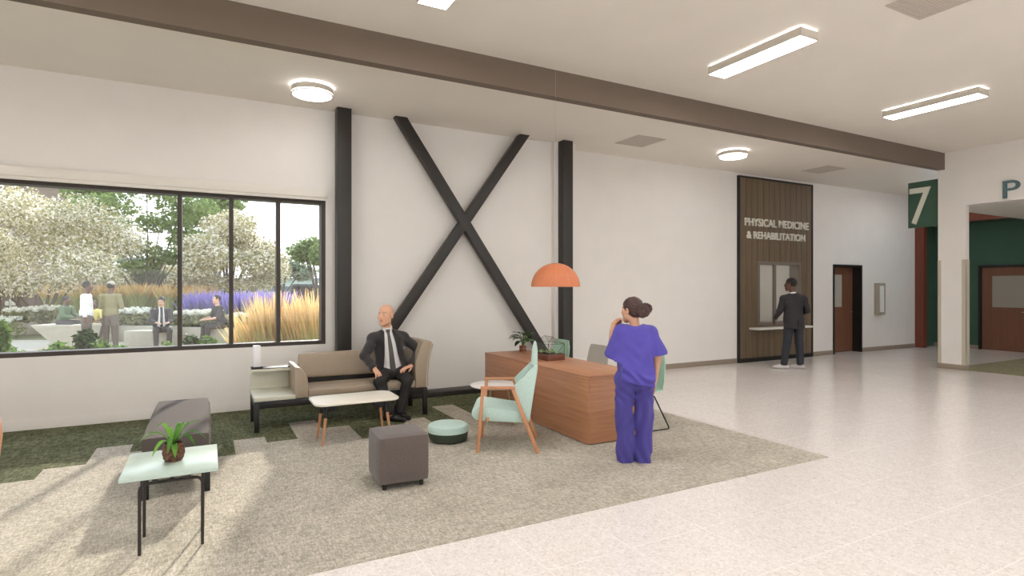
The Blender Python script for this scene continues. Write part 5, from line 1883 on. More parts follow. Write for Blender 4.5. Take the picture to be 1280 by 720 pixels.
Hh = np.maximum(Hh, -(fz + 0.045 - 0.25 * fy)).astype(np.float32)
V.mesh(Hh, 'hair', M_hairk, m2)
# ================================================================== the garden beyond the window
M_pave = mat('garden_paving', (172, 162, 146), 0.9, noise=0.10, nscale=14)
M_lawn = mat('garden_ground', (112, 112, 78), 0.95, noise=0.25, nscale=5)
M_conc = mat('planter_concrete', (176, 168, 150), 0.85, noise=0.06, nscale=8)
M_bark = mat('grey_bark', (96, 84, 74), 0.9, noise=0.2, nscale=20, bump=0.5, bscale=60)
M_blos = leafmat('cream_blossom', (226, 214, 186), (254, 250, 238), 0.5)
M_bleaf = leafmat('blossom_tree_leaf', (140, 134, 92), (196, 186, 140), 0.5)
M_maple = leafmat('maple_leaf', (98, 124, 74), (158, 174, 108), 0.5)
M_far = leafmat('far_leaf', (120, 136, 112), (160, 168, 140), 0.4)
M_ever = leafmat('clipped_leaf', (62, 82, 48), (110, 124, 70), 0.3)
M_blade = leafmat('grass_blade', (150, 168, 100), (208, 208, 150), 0.55)
M_plume = leafmat('straw_plume', (228, 172, 108), (250, 226, 170), 0.55)
M_lavleaf = leafmat('lavender_leaf', (104, 112, 96), (140, 142, 122), 0.3)
M_lav = leafmat('lavender_flower', (124, 108, 186), (172, 156, 214), 0.4)
M_hyd = leafmat('hydrangea_flower', (206, 204, 188), (250, 248, 236), 0.3)
M_hydl = leafmat('hydrangea_leaf', (108, 114, 74), (156, 156, 108), 0.4)
M_shrub = leafmat('shrub_leaf', (58, 92, 38), (138, 168, 84), 0.35)
M_dshrub = leafmat('dark_shrub_leaf', (22, 38, 22), (60, 92, 46), 0.2)
M_brick = mat('brown_brick', (128, 112, 98), 0.9, noise=0.12, nscale=30)
M_bldark = mat('brown_cladding', (96, 78, 66), 0.85, noise=0.08, nscale=6)
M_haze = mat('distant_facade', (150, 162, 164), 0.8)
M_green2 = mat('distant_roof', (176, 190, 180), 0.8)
M_winfar = mat('distant_window', (92, 104, 112), 0.3)
M_car = mat('dark_car_paint', (58, 54, 54), 0.3)
M_carglass = mat('car_glass', (34, 34, 38), 0.1)
M_tyre = mat('tyre_rubber', (26, 26, 26), 0.8)
M_lamp_post = mat('white_post', (214, 210, 202), 0.5)

struct(MB().box(-60, 90, 8.71, 150, -0.14, -0.02).build('ground_garden', M_lawn, smooth=False), 'dry grassy ground of the garden', 'ground')
pth = MB()
pa = [spot(-120, 17.5), spot(330, 17.5), spot(330, 10.2), spot(-120, 10.2)]
pth.prism([(x, y) for x, y in pa], -0.03, 0.0, 'z')
struct(pth.build('path_garden', M_pave, smooth=False), 'pale paved path outside the window', 'path')


def cloud(centers, radii, n, size, rng, flat=0.6, shell=0.75, aspect=1.6):
    """loose quads filling a set of ellipsoids, mostly near their skins"""
    w = np.array([r[0] * r[1] + r[1] * r[2] + r[0] * r[2] for r in radii])
    pick = rng.choice(len(centers), n, p=w / w.sum())
    u = rng.normal(size=(n, 3))
    u /= np.linalg.norm(u, axis=1)[:, None]
    rad = 1 - shell * rng.random(n) ** 1.5
    C = np.array(centers)[pick] + u * np.array(radii)[pick] * rad[:, None]
    nn = u * (1 - flat) + rng.normal(size=(n, 3)) * 0.6 + np.array([0, 0, flat])
    nn /= np.linalg.norm(nn, axis=1)[:, None]
    t = np.cross(nn, rng.normal(size=(n, 3)))
    t /= np.linalg.norm(t, axis=1)[:, None]
    b = np.cross(nn, t)
    s = size * (0.6 + 0.8 * rng.random(n))[:, None]
    V = np.stack([C - t * s * aspect * 0.5, C + b * s * 0.45 + nn * s * 0.12, C + t * s * aspect * 0.5, C - b * s * 0.45 + nn * s * 0.12], 1).reshape(-1, 3)
    return V, np.arange(n * 4).reshape(-1, 4)


def trunk(mb, p0, tips, r0, rng):
    """a stem that forks towards the given tips"""
    p0 = Vector(p0)
    for tip, r1 in tips:
        tip = Vector(tip)
        pts, rs = [], []
        for i in range(6):
            t = i / 5
            q = p0.lerp(tip, t)
            q.x = p0.x + (tip.x - p0.x) * t ** 1.5 + rng.uniform(-0.04, 0.04) * (0 < i < 5)
            q.y = p0.y + (tip.y - p0.y) * t ** 1.5 + rng.uniform(-0.04, 0.04) * (0 < i < 5)
            pts.append(q)
            rs.append(r0 + (r1 - r0) * t ** 0.7)
        mb.tube(pts, rs, 8)


def tree(name, lab, base, lobes, parts_, r0, grp=None, seed=1, tips=None, cat='tree'):
    """lobes: (dx, dy, z, rx, ry, rz); parts_: (part name, material, count, size)"""
    t = thing(name, lab, cat, (base[0], base[1], -0.02), 0, grp)
    rng = np.random.default_rng(seed)
    q = random.Random(seed)
    mb = MB()
    tp = tips or [((l[0] * 0.8, l[1] * 0.8, l[2] - l[5] * 0.3), r0 * 0.3) for l in lobes[:7]]
    trunk(mb, (0, 0, 0), tp, r0, q)
    mb.build('trunk', M_bark, t)
    for pn_, m_, n_, s_ in parts_:
        Vq, Fq = cloud([l[:3] for l in lobes], [l[3:] for l in lobes], n_, s_, rng)
        np_mesh(pn_, Vq, Fq, m_, t)
    return t


def lobes(n, R, z0, z1, r, seed, squash=0.75):
    q = random.Random(seed)
    out = []
    for k in range(n):
        a = k * 2.4 + q.uniform(-0.4, 0.4)
        rr_ = R * math.sqrt((k + 0.5) / n)
        zz = z0 + (z1 - z0) * (1 - (rr_ / R) ** 1.6 * q.uniform(0.5, 1.0)) * q.uniform(0.6, 1.0)
        out.append((rr_ * math.cos(a), rr_ * math.sin(a), zz, r * q.uniform(0.7, 1.15), r * q.uniform(0.7, 1.15), r * squash * q.uniform(0.7, 1.1)))
    return out


LB1 = [(l[0] - 2.35, l[1] + 1.25, l[2], l[3], l[4], l[5]) for l in lobes(34, 4.9, 2.2, 5.5, 1.05, 3)] + [(-2.2, -0.3, 1.9, 1.0, 0.9, 0.55), (-1.2, -0.7, 1.75, 0.9, 0.8, 0.5), (-0.2, -0.8, 1.8, 0.9, 0.8, 0.5), (0.8, -0.7, 1.9, 0.9, 0.8, 0.5), (1.6, -0.5, 2.2, 0.8, 0.8, 0.5), (-2.9, 0, 2.3, 1.0, 0.9, 0.8), (0.4, 0.0, 2.9, 1.0, 1.0, 0.7), (1.3, -0.3, 2.9, 0.9, 0.9, 0.6)]
tree('blossom_tree', 'wide cream blossoming tree filling the left end of the window', spot(57, 20.0), LB1, [('blossom', M_blos, 30000, 0.062), ('foliage', M_bleaf, 17000, 0.085)], 0.085, 'blossoming trees', 11, [((l[0] * 0.55, l[1] * 0.55, l[2] * 0.8), 0.02) for l in LB1[-8:]])
LB2 = lobes(16, 1.95, 2.2, 4.7, 0.85, 5) + [(-1.6, -0.3, 1.9, 0.7, 0.7, 0.5), (-0.7, -0.6, 1.8, 0.7, 0.7, 0.45), (0.3, -0.6, 1.75, 0.7, 0.7, 0.45), (1.2, -0.3, 1.9, 0.8, 0.7, 0.5), (1.9, 0.0, 2.3, 0.7, 0.7, 0.6)]
tree('blossom_tree', 'cream blossoming tree behind the lavender, nearer the end pane', spot(284, 24.5), LB2, [('blossom', M_blos, 17000, 0.068), ('foliage', M_bleaf, 9000, 0.095)], 0.075, 'blossoming trees', 12)
tree('blossom_tree', 'small cream blossoming tree far behind the capped man', spot(176, 34), lobes(10, 1.9, 1.9, 3.1, 0.8, 6), [('blossom', M_blos, 3500, 0.10), ('foliage', M_bleaf, 3500, 0.12)], 0.08, 'blossoming trees', 13)
mp_l = [(0, 0, 6.5, 1.7, 1.5, 0.9), (-1.7, 0.3, 5.3, 1.5, 1.2, 0.55), (-2.7, 0, 4.5, 1.3, 1.0, 0.5), (1.6, 0.2, 5.5, 1.4, 1.2, 0.6), (0.6, -0.4, 4.6, 1.3, 1.1, 0.5), (2.0, 0, 4.0, 1.3, 1.0, 0.5), (-1.0, 0.2, 3.5, 1.6, 1.1, 0.5), (0.9, 0.2, 3.1, 1.4, 1.0, 0.4), (-0.6, 0, 2.6, 1.2, 0.9, 0.35)]
tree('maple_tree', 'tall airy green tree with a slender trunk in the middle of the window', spot(184, 26), mp_l, [('foliage', M_maple, 7500, 0.13)], 0.08, 'green garden trees', 21, [((l[0] * 0.9, l[1], l[2] - 0.15), 0.015) for l in mp_l])
tree('maple_tree', 'green tree rising above the big blossoming tree', spot(114, 33), [(0, 0, 7.2, 1.5, 1.4, 0.9), (-0.8, 0, 5.6, 1.0, 1.0, 0.7), (0.8, 0, 5.4, 1.1, 1.0, 0.7), (0.2, 0, 4.4, 1.0, 1.0, 0.6)], [('foliage', M_maple, 4200, 0.16)], 0.12, 'green garden trees', 22)
tree('maple_tree', 'green tree rising behind the smaller blossoming tree', spot(268, 32), [(0.2, 0, 6.6, 1.5, 1.4, 0.9), (-0.9, 0, 5.5, 1.2, 1.0, 0.6), (1.0, 0, 5.2, 1.1, 1.0, 0.7), (-1.2, 0, 4.2, 1.1, 1.0, 0.6)], [('foliage', M_maple, 4000, 0.16)], 0.12, 'green garden trees', 23)
tree('maple_tree', 'green leafy tree above the dark vehicle at the window corner', spot(399, 30), lobes(8, 1.2, 2.6, 4.4, 0.75, 9), [('foliage', M_maple, 4500, 0.13)], 0.11, 'green garden trees', 24)
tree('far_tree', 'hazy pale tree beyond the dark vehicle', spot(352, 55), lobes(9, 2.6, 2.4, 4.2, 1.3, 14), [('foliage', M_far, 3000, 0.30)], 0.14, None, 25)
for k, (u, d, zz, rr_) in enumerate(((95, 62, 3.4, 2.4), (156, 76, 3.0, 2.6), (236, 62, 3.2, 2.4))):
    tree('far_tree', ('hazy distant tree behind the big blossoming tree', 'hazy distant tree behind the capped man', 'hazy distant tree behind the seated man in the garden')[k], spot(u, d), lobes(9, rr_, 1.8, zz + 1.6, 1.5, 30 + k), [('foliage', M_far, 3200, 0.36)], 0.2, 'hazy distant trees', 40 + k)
bu = spot(184, 30)
tree('clipped_shrub', 'large dark green shrub, broad at its top, behind the orange grasses', bu, [(0, 0, 2.3, 0.75, 0.75, 0.55), (0, 0, 1.6, 0.6, 0.6, 0.7), (0, 0, 1.0, 0.42, 0.42, 0.5), (0.75, 0.2, 2.0, 0.5, 0.5, 0.5)], [('foliage', M_ever, 5200, 0.10)], 0.08, None, 51, cat='shrub')

# buildings
bx, by = spot(-20, 36)
bd = thing('street_building', 'grey brown brick tower behind the big blossoming tree', 'building', (bx, by, -0.02), VR)
wdt = 36 / F_PX * 74
MB().box(-wdt * 1.6, wdt, 0, 6, 0, 13).build('wall', M_brick, bd, smooth=False)
for i in range(3):
    for j in range(3):
        fw = MB().box(-wdt * 1.2 + i * 1.9, -wdt * 1.2 + i * 1.9 + 1.1, -0.05, 0.05, 1.6 + j * 3.4, 3.2 + j * 3.4).build('window', M_winfar, bd, smooth=False)
bx, by = spot(10, 27.5)
bd = thing('garden_pavilion', 'low dark brown pavilion behind the boy and the hydrangeas', 'building', (bx, by, -0.02), VR)
MB().box(-3.2, 1.95, 0, 1.8, 0, 1.9).build('wall', M_bldark, bd, smooth=False)
for i in range(6):
    MB().box(-3.0 + i * 0.85, -2.9 + i * 0.85, -0.06, 0, 0, 1.85).build('pilaster', M_bldark, bd, smooth=False)
MB().box(-3.4, 2.1, -0.2, 2.0, 1.9, 2.05).build('roof', M_brick, bd, smooth=False)
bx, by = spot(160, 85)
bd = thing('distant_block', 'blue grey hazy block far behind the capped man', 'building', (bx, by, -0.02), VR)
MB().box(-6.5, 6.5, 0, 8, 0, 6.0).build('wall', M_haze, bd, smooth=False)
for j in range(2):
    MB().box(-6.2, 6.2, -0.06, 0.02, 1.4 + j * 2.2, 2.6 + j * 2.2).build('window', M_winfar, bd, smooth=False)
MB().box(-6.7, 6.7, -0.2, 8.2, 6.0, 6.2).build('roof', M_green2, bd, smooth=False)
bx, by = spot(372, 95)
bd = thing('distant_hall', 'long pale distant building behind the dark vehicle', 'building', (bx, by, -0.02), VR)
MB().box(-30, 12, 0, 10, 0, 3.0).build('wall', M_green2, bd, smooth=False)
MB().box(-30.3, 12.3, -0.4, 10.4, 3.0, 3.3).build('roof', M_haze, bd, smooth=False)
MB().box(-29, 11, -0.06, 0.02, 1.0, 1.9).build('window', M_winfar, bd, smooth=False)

# lamp posts
p_ = spot(217, 24)
lp = thing('lamp_post', 'dark slender lamp post beside the big mullion', 'lamp post', (p_[0], p_[1], -0.02))
MB().lathe([(0.09, 0), (0.09, 0.25), (0.05, 0.3), (0.045, 2.1)], 12).build('post', M_frame, lp)
MB().lathe([(0.05, 2.1), (0.11, 2.14), (0.11, 2.22), (0.02, 2.28)], 12).build('lamp_head', M_frame, lp)
p_ = spot(13, 24)
lp = thing('lamp_post', 'white lantern post before the brown pavilion', 'lamp post', (p_[0], p_[1], -0.02))
MB().lathe([(0.035, 0), (0.035, 2.0)], 10).build('post', M_lamp_post, lp)
for sx in (-0.1, 0.1):
    MB().box(sx - 0.06, sx + 0.06, -0.06, 0.06, 0.88, 1.06, 0.01).build('lantern', M_lamp_post, lp)

# vehicle
cx_, cy_ = spot(381, 33)
ve = thing('van', 'dark boxy vehicle parked beyond the tall grasses', 'vehicle', (cx_, cy_, -0.02), VR)
prof_ = [(-0.95, 0.35), (0.95, 0.35), (0.97, 0.95), (0.93, 1.10), (0.80, 1.72), (0.70, 1.86), (-0.70, 1.86), (-0.80, 1.72), (-0.93, 1.10), (-0.97, 0.95)]
MB().prism(prof_, 0, 4.2, 'y', 0.05).build('body', M_car, ve)
MB().prism([(-0.80, 1.15), (0.80, 1.15), (0.70, 1.72), (-0.70, 1.72)], -0.012, 0.012, 'y').build('windscreen', M_carglass, ve, smooth=False)
for sx in (-1, 1):
    MB().box(sx * 1.10 - 0.09, sx * 1.10 + 0.09, 0.45, 0.55, 1.12, 1.36, 0.02).box(sx * 0.98 - 0.08, sx * 0.98 + 0.08, 0.48, 0.52, 1.15, 1.2).build('mirror', M_car, ve)
    MB().lathe([(0.07, -0.02), (0.07, 0.02)], 16, M=Matrix.Translation((sx * 0.7, -0.01, 0.85)) @ Matrix.Rotation(PI / 2, 4, 'X')).build('headlamp', M_white, ve)
    for yy in (0.8, 3.3):
        MB().lathe([(0.22, -0.11), (0.34, -0.09), (0.34, 0.09), (0.22, 0.11)], 24, M=Matrix.Translation((sx * 0.88, yy, 0.34)) @ Matrix.Rotation(PI / 2, 4, 'Y')).build('wheel', M_tyre, ve)

# raised planters
def planter(u0, d0, u1, d1, w_, h_, lab):
    a, b_ = Vector((*spot(u0, d0), 0)), Vector((*spot(u1, d1), 0))
    t = (b_ - a).normalized()
    n = Vector((-t.y, t.x, 0))
    c = a
    r = thing('planter', lab, 'planter', (a.x, a.y, -0.02))
    out = [(0, 0), ((b_ - a).x, (b_ - a).y), ((b_ - a + n * w_).x, (b_ - a + n * w_).y), ((n * w_).x, (n * w_).y)]
    MB().prism(out, 0, h_, 'z', 0.015).build('wall', M_conc, r)
    q = [(t * 0.15 + n * 0.15), (b_ - a - t * 0.15 + n * 0.15), (b_ - a - t * 0.15 + n * (w_ - 0.15)), (t * 0.15 + n * (w_ - 0.15))]
    MB().prism([(v.x, v.y) for v in q], h_, h_ + 0.02, 'z').build('soil', M_soil, r)
    return r


planter(212, 15.6, 312, 15.2, 1.6, 0.55, 'long pale concrete planter bench before the lavender')
planter(148, 17.0, 212, 16.6, 1.5, 0.50, 'pale concrete planter behind the men, full of white hydrangeas')
planter(-60, 18.5, 150, 21.5, 1.6, 0.50, 'long concrete planter under the big blossoming tree')
planter(60, 23.0, 262, 23.5, 2.2, 0.55, 'concrete planter of orange topped grasses')

# the boy's bench: an upturned wedge of concrete
bpx = spot(90, 15.3)
bb = thing('concrete_bench', 'pale wedge shaped concrete bench under the seated boy', 'bench', (bpx[0], bpx[1], 0), VR)
V8 = [(-0.22, -0.22, 0), (0.42, -0.22, 0), (0.42, 0.3, 0), (-0.22, 0.3, 0), (-0.86, -0.32, 0.62), (0.50, -0.32, 0.62), (0.50, 0.42, 0.62), (-0.86, 0.42, 0.62)]
MB().add(V8, [(3, 2, 1, 0), (4, 5, 6, 7), (0, 1, 5, 4), (1, 2, 6, 5), (2, 3, 7, 6), (3, 0, 4, 7)]).build('block', M_conc, bb, smooth=False)


# ornamental grasses
def blades(n, h0, h1, spread, w_, rng, lean=0.35, r0=0.10, seg=3):
    a = rng.random(n) * 2 * PI
    r = r0 * np.sqrt(rng.random(n))
    B = np.stack([r * np.cos(a), r * np.sin(a), np.zeros(n)], 1)
    a2 = a + rng.normal(size=n) * 0.5
    L = h0 + (h1 - h0) * rng.random(n)
    ln = lean * rng.random(n) * spread
    dirn = np.stack([np.cos(a2), np.sin(a2), np.zeros(n)], 1)
    sd = np.stack([-np.sin(a2), np.cos(a2), np.zeros(n)], 1)
    ph = rng.random(n) * PI
    sd = sd * np.cos(ph)[:, None] + dirn * np.sin(ph)[:, None]
    return B, dirn, sd, L, ln


def curve_pts(B, dirn, L, ln, t):
    return B + dirn * (ln * L * t ** 1.8)[:, None] + np.array([0, 0, 1.0]) * (L * t * (1 - 0.12 * ln * t))[:, None]


def strips(B, dirn, sd, L, ln, ts, ws):
    P = []
    for t, w_ in zip(ts, ws):
        c = curve_pts(B, dirn, L, ln, np.full(len(L), t))
        P += [c - sd * w_, c + sd * w_]
    Vv = np.stack(P, 1)
    n, m = Vv.shape[:2]
    base = (np.arange(n) * m)[:, None]
    F = np.concatenate([base + np.array([[2 * i, 2 * i + 1, 2 * i + 3, 2 * i + 2]]) for i in range(len(ts) - 1)], 0)
    return Vv.reshape(-1, 3), F


def grass(name, lab, u, d, z0, h, n, sp, mb_, mp_, seed, grp, cat='ornamental grass', plume=(0.68, 1.0), pw=0.012, bw=0.006, keep=0.75, r0=0.12):
    x, y = spot(u, d)
    g = thing(name, lab, cat, (x, y, z0), 0, grp)
    rng = np.random.default_rng(seed)
    B, dn, sd, L, ln = blades(n, h * 0.75, h, sp, bw, rng, 0.5, r0)
    Vv, F = strips(B, dn, sd, L, ln, (0, 0.35, 0.7, 1.0), (bw, bw, bw * 0.8, bw * 0.2))
    np_mesh('blades', Vv, F, mb_, g)
    k = int(n * keep)
    Vv, F = strips(B[:k], dn[:k], sd[:k], L[:k] * 1.06, ln[:k], (plume[0], (plume[0] + plume[1]) / 2 - 0.05, plume[1]), (pw * 0.4, pw, pw * 0.25))
    np_mesh('plumes', Vv, F, mp_, g)
    return g


G1 = 'orange topped grasses in the garden planter'
for k in range(17):
    u = 68 + k * 11.6
    grass('feather_grass', 'orange plumed grass clump in a row behind the garden people', u, 22.6 + 0.5 * (k % 3), 0.53, 1.18 + 0.1 * (k % 4 == 1), 150, 0.9, M_blade, M_plume, 100 + k, G1, pw=0.022, bw=0.010, r0=0.26)
G2 = 'lavender behind the end panes'
for k in range(15):
    u = 243 + k * 8.0
    grass('lavender', 'purple lavender clump in a row beneath the blossoming tree', u, 18.6 + 0.5 * (k % 2), -0.02, 1.36 + 0.08 * (k % 3), 150, 0.7, M_lavleaf, M_lav, 200 + k, G2, 'lavender', (0.72, 1.0), 0.020, 0.008, 0.85, 0.24)
near = [(309, 9.95, 1.00, 0.75, 'short tawny grass clump beside the third mullion from the right'), (325, 9.75, 1.28, 0.7, 'tawny grass clump in the middle of the pane before the last'), (341, 9.6, 1.52, 0.55, 'tall tawny grass clump touching the last mullion'), (362, 9.6, 1.24, 0.6, 'tawny grass clump just past the last mullion'), (380, 9.45, 1.40, 0.55, 'tawny grass clump in the middle of the end pane'), (396, 9.3, 1.55, 0.5, 'tall tawny grass clump against the window corner')]
for k, (u, d, h_, sp, lab) in enumerate(near):
    grass('feather_grass', lab, u, d, -0.02, h_, 360, sp, M_blade, M_plume, 300 + k, 'tall grasses outside the end panes', plume=(0.55, 1.0), pw=0.010, bw=0.0045, r0=0.16)


# hydrangeas
def hydrangea(u, d, z0, s, seed, lab):
    x, y = spot(u, d)
    r = thing('hydrangea', lab, 'shrub', (x, y, z0), 0, 'white hydrangeas in the garden')
    rng = np.random.default_rng(seed)
    Vv, F = cloud([(0, 0, 0.18 * s), (0.2 * s, 0, 0.15 * s), (-0.2 * s, 0, 0.15 * s)], [(0.3 * s, 0.3 * s, 0.2 * s)] * 3, 420, 0.075, rng)
    np_mesh('foliage', Vv, F, M_hydl, r)
    cs, rs = [], []
    for k in range(11):
        a = k * 2.4
        rr_ = 0.36 * s * math.sqrt((k + 0.5) / 11)
        cs.append((rr_ * math.cos(a), rr_ * math.sin(a), (0.40 - 0.5 * (rr_ / s) ** 2 + 0.03 * (k % 3)) * s))
        rs.append((0.085 * s, 0.085 * s, 0.06 * s))
    Vv, F = cloud(cs, rs, 900, 0.035, rng)
    np_mesh('blossom', Vv, F, M_hyd, r)


hl = ['white hydrangea clump just past the capped man', 'white hydrangea clump halfway between the capped man and the bowed man', 'white hydrangea clump beside the bowed man', 'white hydrangea clump just past the big mullion', 'white hydrangea clump in the middle of the second pane', 'white hydrangea clump beside the woman in black', 'white hydrangea clump behind the lantern post', 'white hydrangea clump between the lantern post and the blossom tree trunk', 'white hydrangea clump behind the boy', 'big white hydrangea at the window edge by the lantern', 'white hydrangea behind the man in white', 'white hydrangea behind the tawny grasses']
for k, (u, d, z0, s) in enumerate(((156, 17.3, 0.5, 1.0), (170, 17.3, 0.5, 1.1), (184, 17.2, 0.5, 1.0), (232, 15.9, 0.55, 0.9), (246, 15.9, 0.55, 0.95), (262, 15.8, 0.55, 0.95), (20, 18.6, 0.5, 1.0), (40, 18.9, 0.5, 1.0), (58, 19.2, 0.5, 1.1), (3, 18.0, 0.1, 1.3), (118, 17.8, 0.35, 1.0), (300, 15.6, 0.55, 0.8))):
    hydrangea(u, d, z0, s, 400 + k, hl[k])


def shrub(u, d, h, w_, m_, n, seed, lab, size=0.07, taper=False):
    x, y = spot(u, d)
    r = thing('garden_shrub', lab, 'shrub', (x, y, -0.02), 0, None)
    rng = np.random.default_rng(seed)
    if taper:
        cs = [(0, 0, h * 0.85), (0, 0, h * 0.6), (0, 0, h * 0.35)]
        rs = [(w_, w_, h * 0.2), (w_ * 0.85, w_ * 0.85, h * 0.25), (w_ * 0.55, w_ * 0.55, h * 0.3)]
    else:
        cs = [(w_ * 0.7 * math.cos(k * 2.4) * (k / 6), w_ * 0.7 * math.sin(k * 2.4) * (k / 6), h * (0.45 + 0.5 * ((k * 37) % 10) / 10)) for k in range(7)]
        rs = [(w_ * 0.4, w_ * 0.4, h * 0.22)] * 7
    Vv, F = cloud(cs, rs, n, size, rng, aspect=2.2)
    np_mesh('foliage', Vv, F, m_, r)
    b = MB()
    for k in range(5):
        a = k * 1.256
        b.tube([(0, 0, 0), (w_ * 0.25 * math.cos(a), w_ * 0.25 * math.sin(a), h * 0.4), (w_ * 0.5 * math.cos(a), w_ * 0.5 * math.sin(a), h * 0.8)], 0.008, 5)
    b.build('stems', M_stem, r)


shrub(107, 9.9, 0.86, 0.17, M_dshrub, 900, 501, 'dark upright shrub in front of the man in white', 0.05, True)
shrub(84, 9.9, 0.66, 0.30, M_shrub, 420, 502, 'light green leafy shrub below the boy')
shrub(66, 9.8, 0.55, 0.26, M_shrub, 300, 503, 'low light green shrub under the wedge bench')
shrub(134, 9.9, 0.68, 0.26, M_shrub, 300, 504, 'light green shrub in front of the capped man')
shrub(158, 9.8, 0.62, 0.26, M_shrub, 260, 505, 'sparse light green shrub between the capped man and the seated man')
shrub(214, 9.8, 0.66, 0.20, M_shrub, 240, 506, 'small light green shrub by the big mullion')
shrub(243, 9.8, 0.80, 0.20, M_dshrub, 380, 507, 'dark green shrub in the second pane', 0.06)
shrub(266, 9.8, 0.74, 0.26, M_shrub, 420, 508, 'light green shrub before the woman in black')
shrub(2, 9.9, 1.05, 0.14, M_shrub, 420, 509, 'tall yellow green plant at the window edge', 0.09)
shrub(12, 10.4, 0.55, 0.30, M_shrub, 300, 510, 'low green shrub at the window edge')


# ------------------------------------------------------------------ people in the garden (local x: across the view, y: away)
def garden_person(lab, u, d, seat, face, top, bottom, skin, hair, arms='down', cap=None, tie=False, rot=0.0, leg_turn=0.0, s=1.0, z0=0.0):
    x, y = spot(u, d)
    r = thing('person', lab, 'person', (x, y, z0), VR + rot + math.atan2(640 - u, F_PX))
    V = Vol((-0.5, -0.75, 0.0), (0.5, 0.6, 1.9 * s), 0.0125)
    R = frame((0, -1, 0)) if face != 'away' else frame((0, 1, 0))
    f = R[1]
    hz = seat if seat else 0.92 * s
    lean = f * (0.10 if seat else 0.0)
    P = a3(0, 0, hz + (0.09 if seat else 0.03))
    J = dict(pelvis=P, chest=P + a3(0, 0, 0.30 * s) + lean * 0.7, neck=P + a3(0, 0, 0.52 * s) + lean, shR=None, shL=None)
    J['shR'] = J['neck'] + R[0] * 0.19 * s - a3(0, 0, 0.075)
    J['shL'] = J['neck'] - R[0] * 0.19 * s - a3(0, 0, 0.075)
    HC = J['neck'] + a3(0, 0, 0.175 * s) + f * 0.03
    D = V.new()
    torso(V, D, J, R, -0.012, 0.95 * s)
    V.cap(D, J['neck'] - a3(0, 0, 0.03), HC - a3(0, 0, 0.05), 0.055, 0.052, 0.03)
    hdir = {'away': f, 'cam': f, 'right': a3(1, 0.1, 0), 'left': a3(-1, -0.1, 0), 'down': unit(f + a3(-0.35, 0, -0.55))}[face]
    zn = head(V, D, HC, hdir, (0, 0, 1) if face != 'down' else unit(a3(0, 0, 1) + f * 0.5), s)
    segs = []
    for sg, S in ((1, J['shR']), (-1, J['shL'])):
        sd = R[0] * sg
        if arms == 'down':
            E = S + sd * 0.05 - a3(0, 0, 0.28 * s)
            W = E + sd * 0.01 - a3(0, 0, 0.24 * s) + f * 0.05
            hd, pd, tdir = (0, 0, -1), -sd, f
        elif arms == 'crossed':
            E = S + sd * 0.05 - a3(0, 0, 0.27 * s) + f * 0.04
            W = E - sd * 0.21 + f * 0.16 + a3(0, 0, 0.03)
            hd, pd, tdir = -sd, -f, (0, 0, 1)
        else:                                   # resting on the knees
            E = S + sd * 0.05 - a3(0, 0, 0.26 * s) + f * 0.08
            W = E - sd * 0.10 + f * 0.20 - a3(0, 0, 0.04)
            hd, pd, tdir = unit(f - sd * 0.5), (0, 0, -1), -sd
        segs.append((S, E, W))
        arm(V, D, S, E, W, (0.046, 0.038, 0.027))
        hand(V, D, W, hd, pd, tdir, 0.5, s)
    legs = []
    for sg in (1, -1):
        sd = R[0] * sg
        Hh = P + sd * 0.09 - a3(0, 0, 0.04)
        if seat:
            fd = unit(f + a3(leg_turn, 0, 0))
            K = Hh + fd * 0.42 * s + sd * 0.06
            K[2] = max(0.42 * s, hz + 0.02)
            A = K + fd * 0.04 + a3(0, 0, 0)
            A[2] = 0.09
        else:
            K = a3(Hh[0] + sd[0] * 0.01, Hh[1] + 0.0, 0.50 * s) + f * 0.01
            A = a3(K[0] + sd[0] * 0.02, K[1], 0.09)
        legs.append((Hh, K, A))
        V.cap(D, Hh, K, 0.076, 0.056, 0.03)
        V.cap(D, K, A, 0.052, 0.036, 0.02)
        V.cap(D, A, A + f * 0.12 - a3(0, 0, 0.05), 0.034, 0.028, 0.02)
    V.mesh(D, 'body', [skin, M_eye, M_iris, M_lipB], r, zn)
    # upper garment
    T = V.new()
    torso(V, T, J, R, 0.012, 1.0 * s)
    V.ell(T, P + a3(0, 0, 0.06), (0.178 * s, 0.13 * s, 0.13), R, 0.04)
    short = top[1] == 'short'
    for S, E, W in segs:
        V.cap(T, S, E, 0.064, 0.056, 0.02)
        if not short:
            V.cap(T, E, E + (W - E) * 0.85, 0.056, 0.044, 0.02)
    folds(V, T, int(u), 0.004, 30)
    V.cap(T, J['neck'] + a3(0, 0, 0.0), HC, 0.062, 0.07, 0.0, op='s')
    if tie:
        X, Y, Z = V.all()
        op_ = np.maximum(np.abs(X) - np.interp(Z, [hz, hz + 0.35, hz + 0.6], [0.11, 0.07, 0.05]), (Y - 0.0) if f[1] < 0 else -Y)
        T2 = np.maximum(T, -op_).astype(np.float32)
        V.mesh(T2, 'jacket', top[0], r)
        S2 = V.new()
        torso(V, S2, J, R, 0.002, s)
        V.cap(S2, J['neck'] - a3(0, 0, 0.02), J['neck'] + a3(0, 0, 0.05), 0.062, 0.06, 0.01)
        V.mesh(np.maximum(S2, -(Z - hz - 0.08)).astype(np.float32), 'shirt', M_shirt, r)
        Ti = np.maximum(np.maximum(S2 - 0.014, np.abs(X) - 0.032), np.maximum((Y + 0.02) if f[1] < 0 else -Y + 0.02, np.maximum(-(Z - hz - 0.10), Z - J['neck'][2] - 0.02)))
        V.mesh(Ti.astype(np.float32), 'tie', M_suit, r)
    else:
        X, Y, Z = V.all()
        T = np.maximum(T, -(Z - (hz + 0.0 if seat else 0.90 * s))).astype(np.float32)
        V.mesh(T, top[2], top[0], r)
    Tr = V.new()
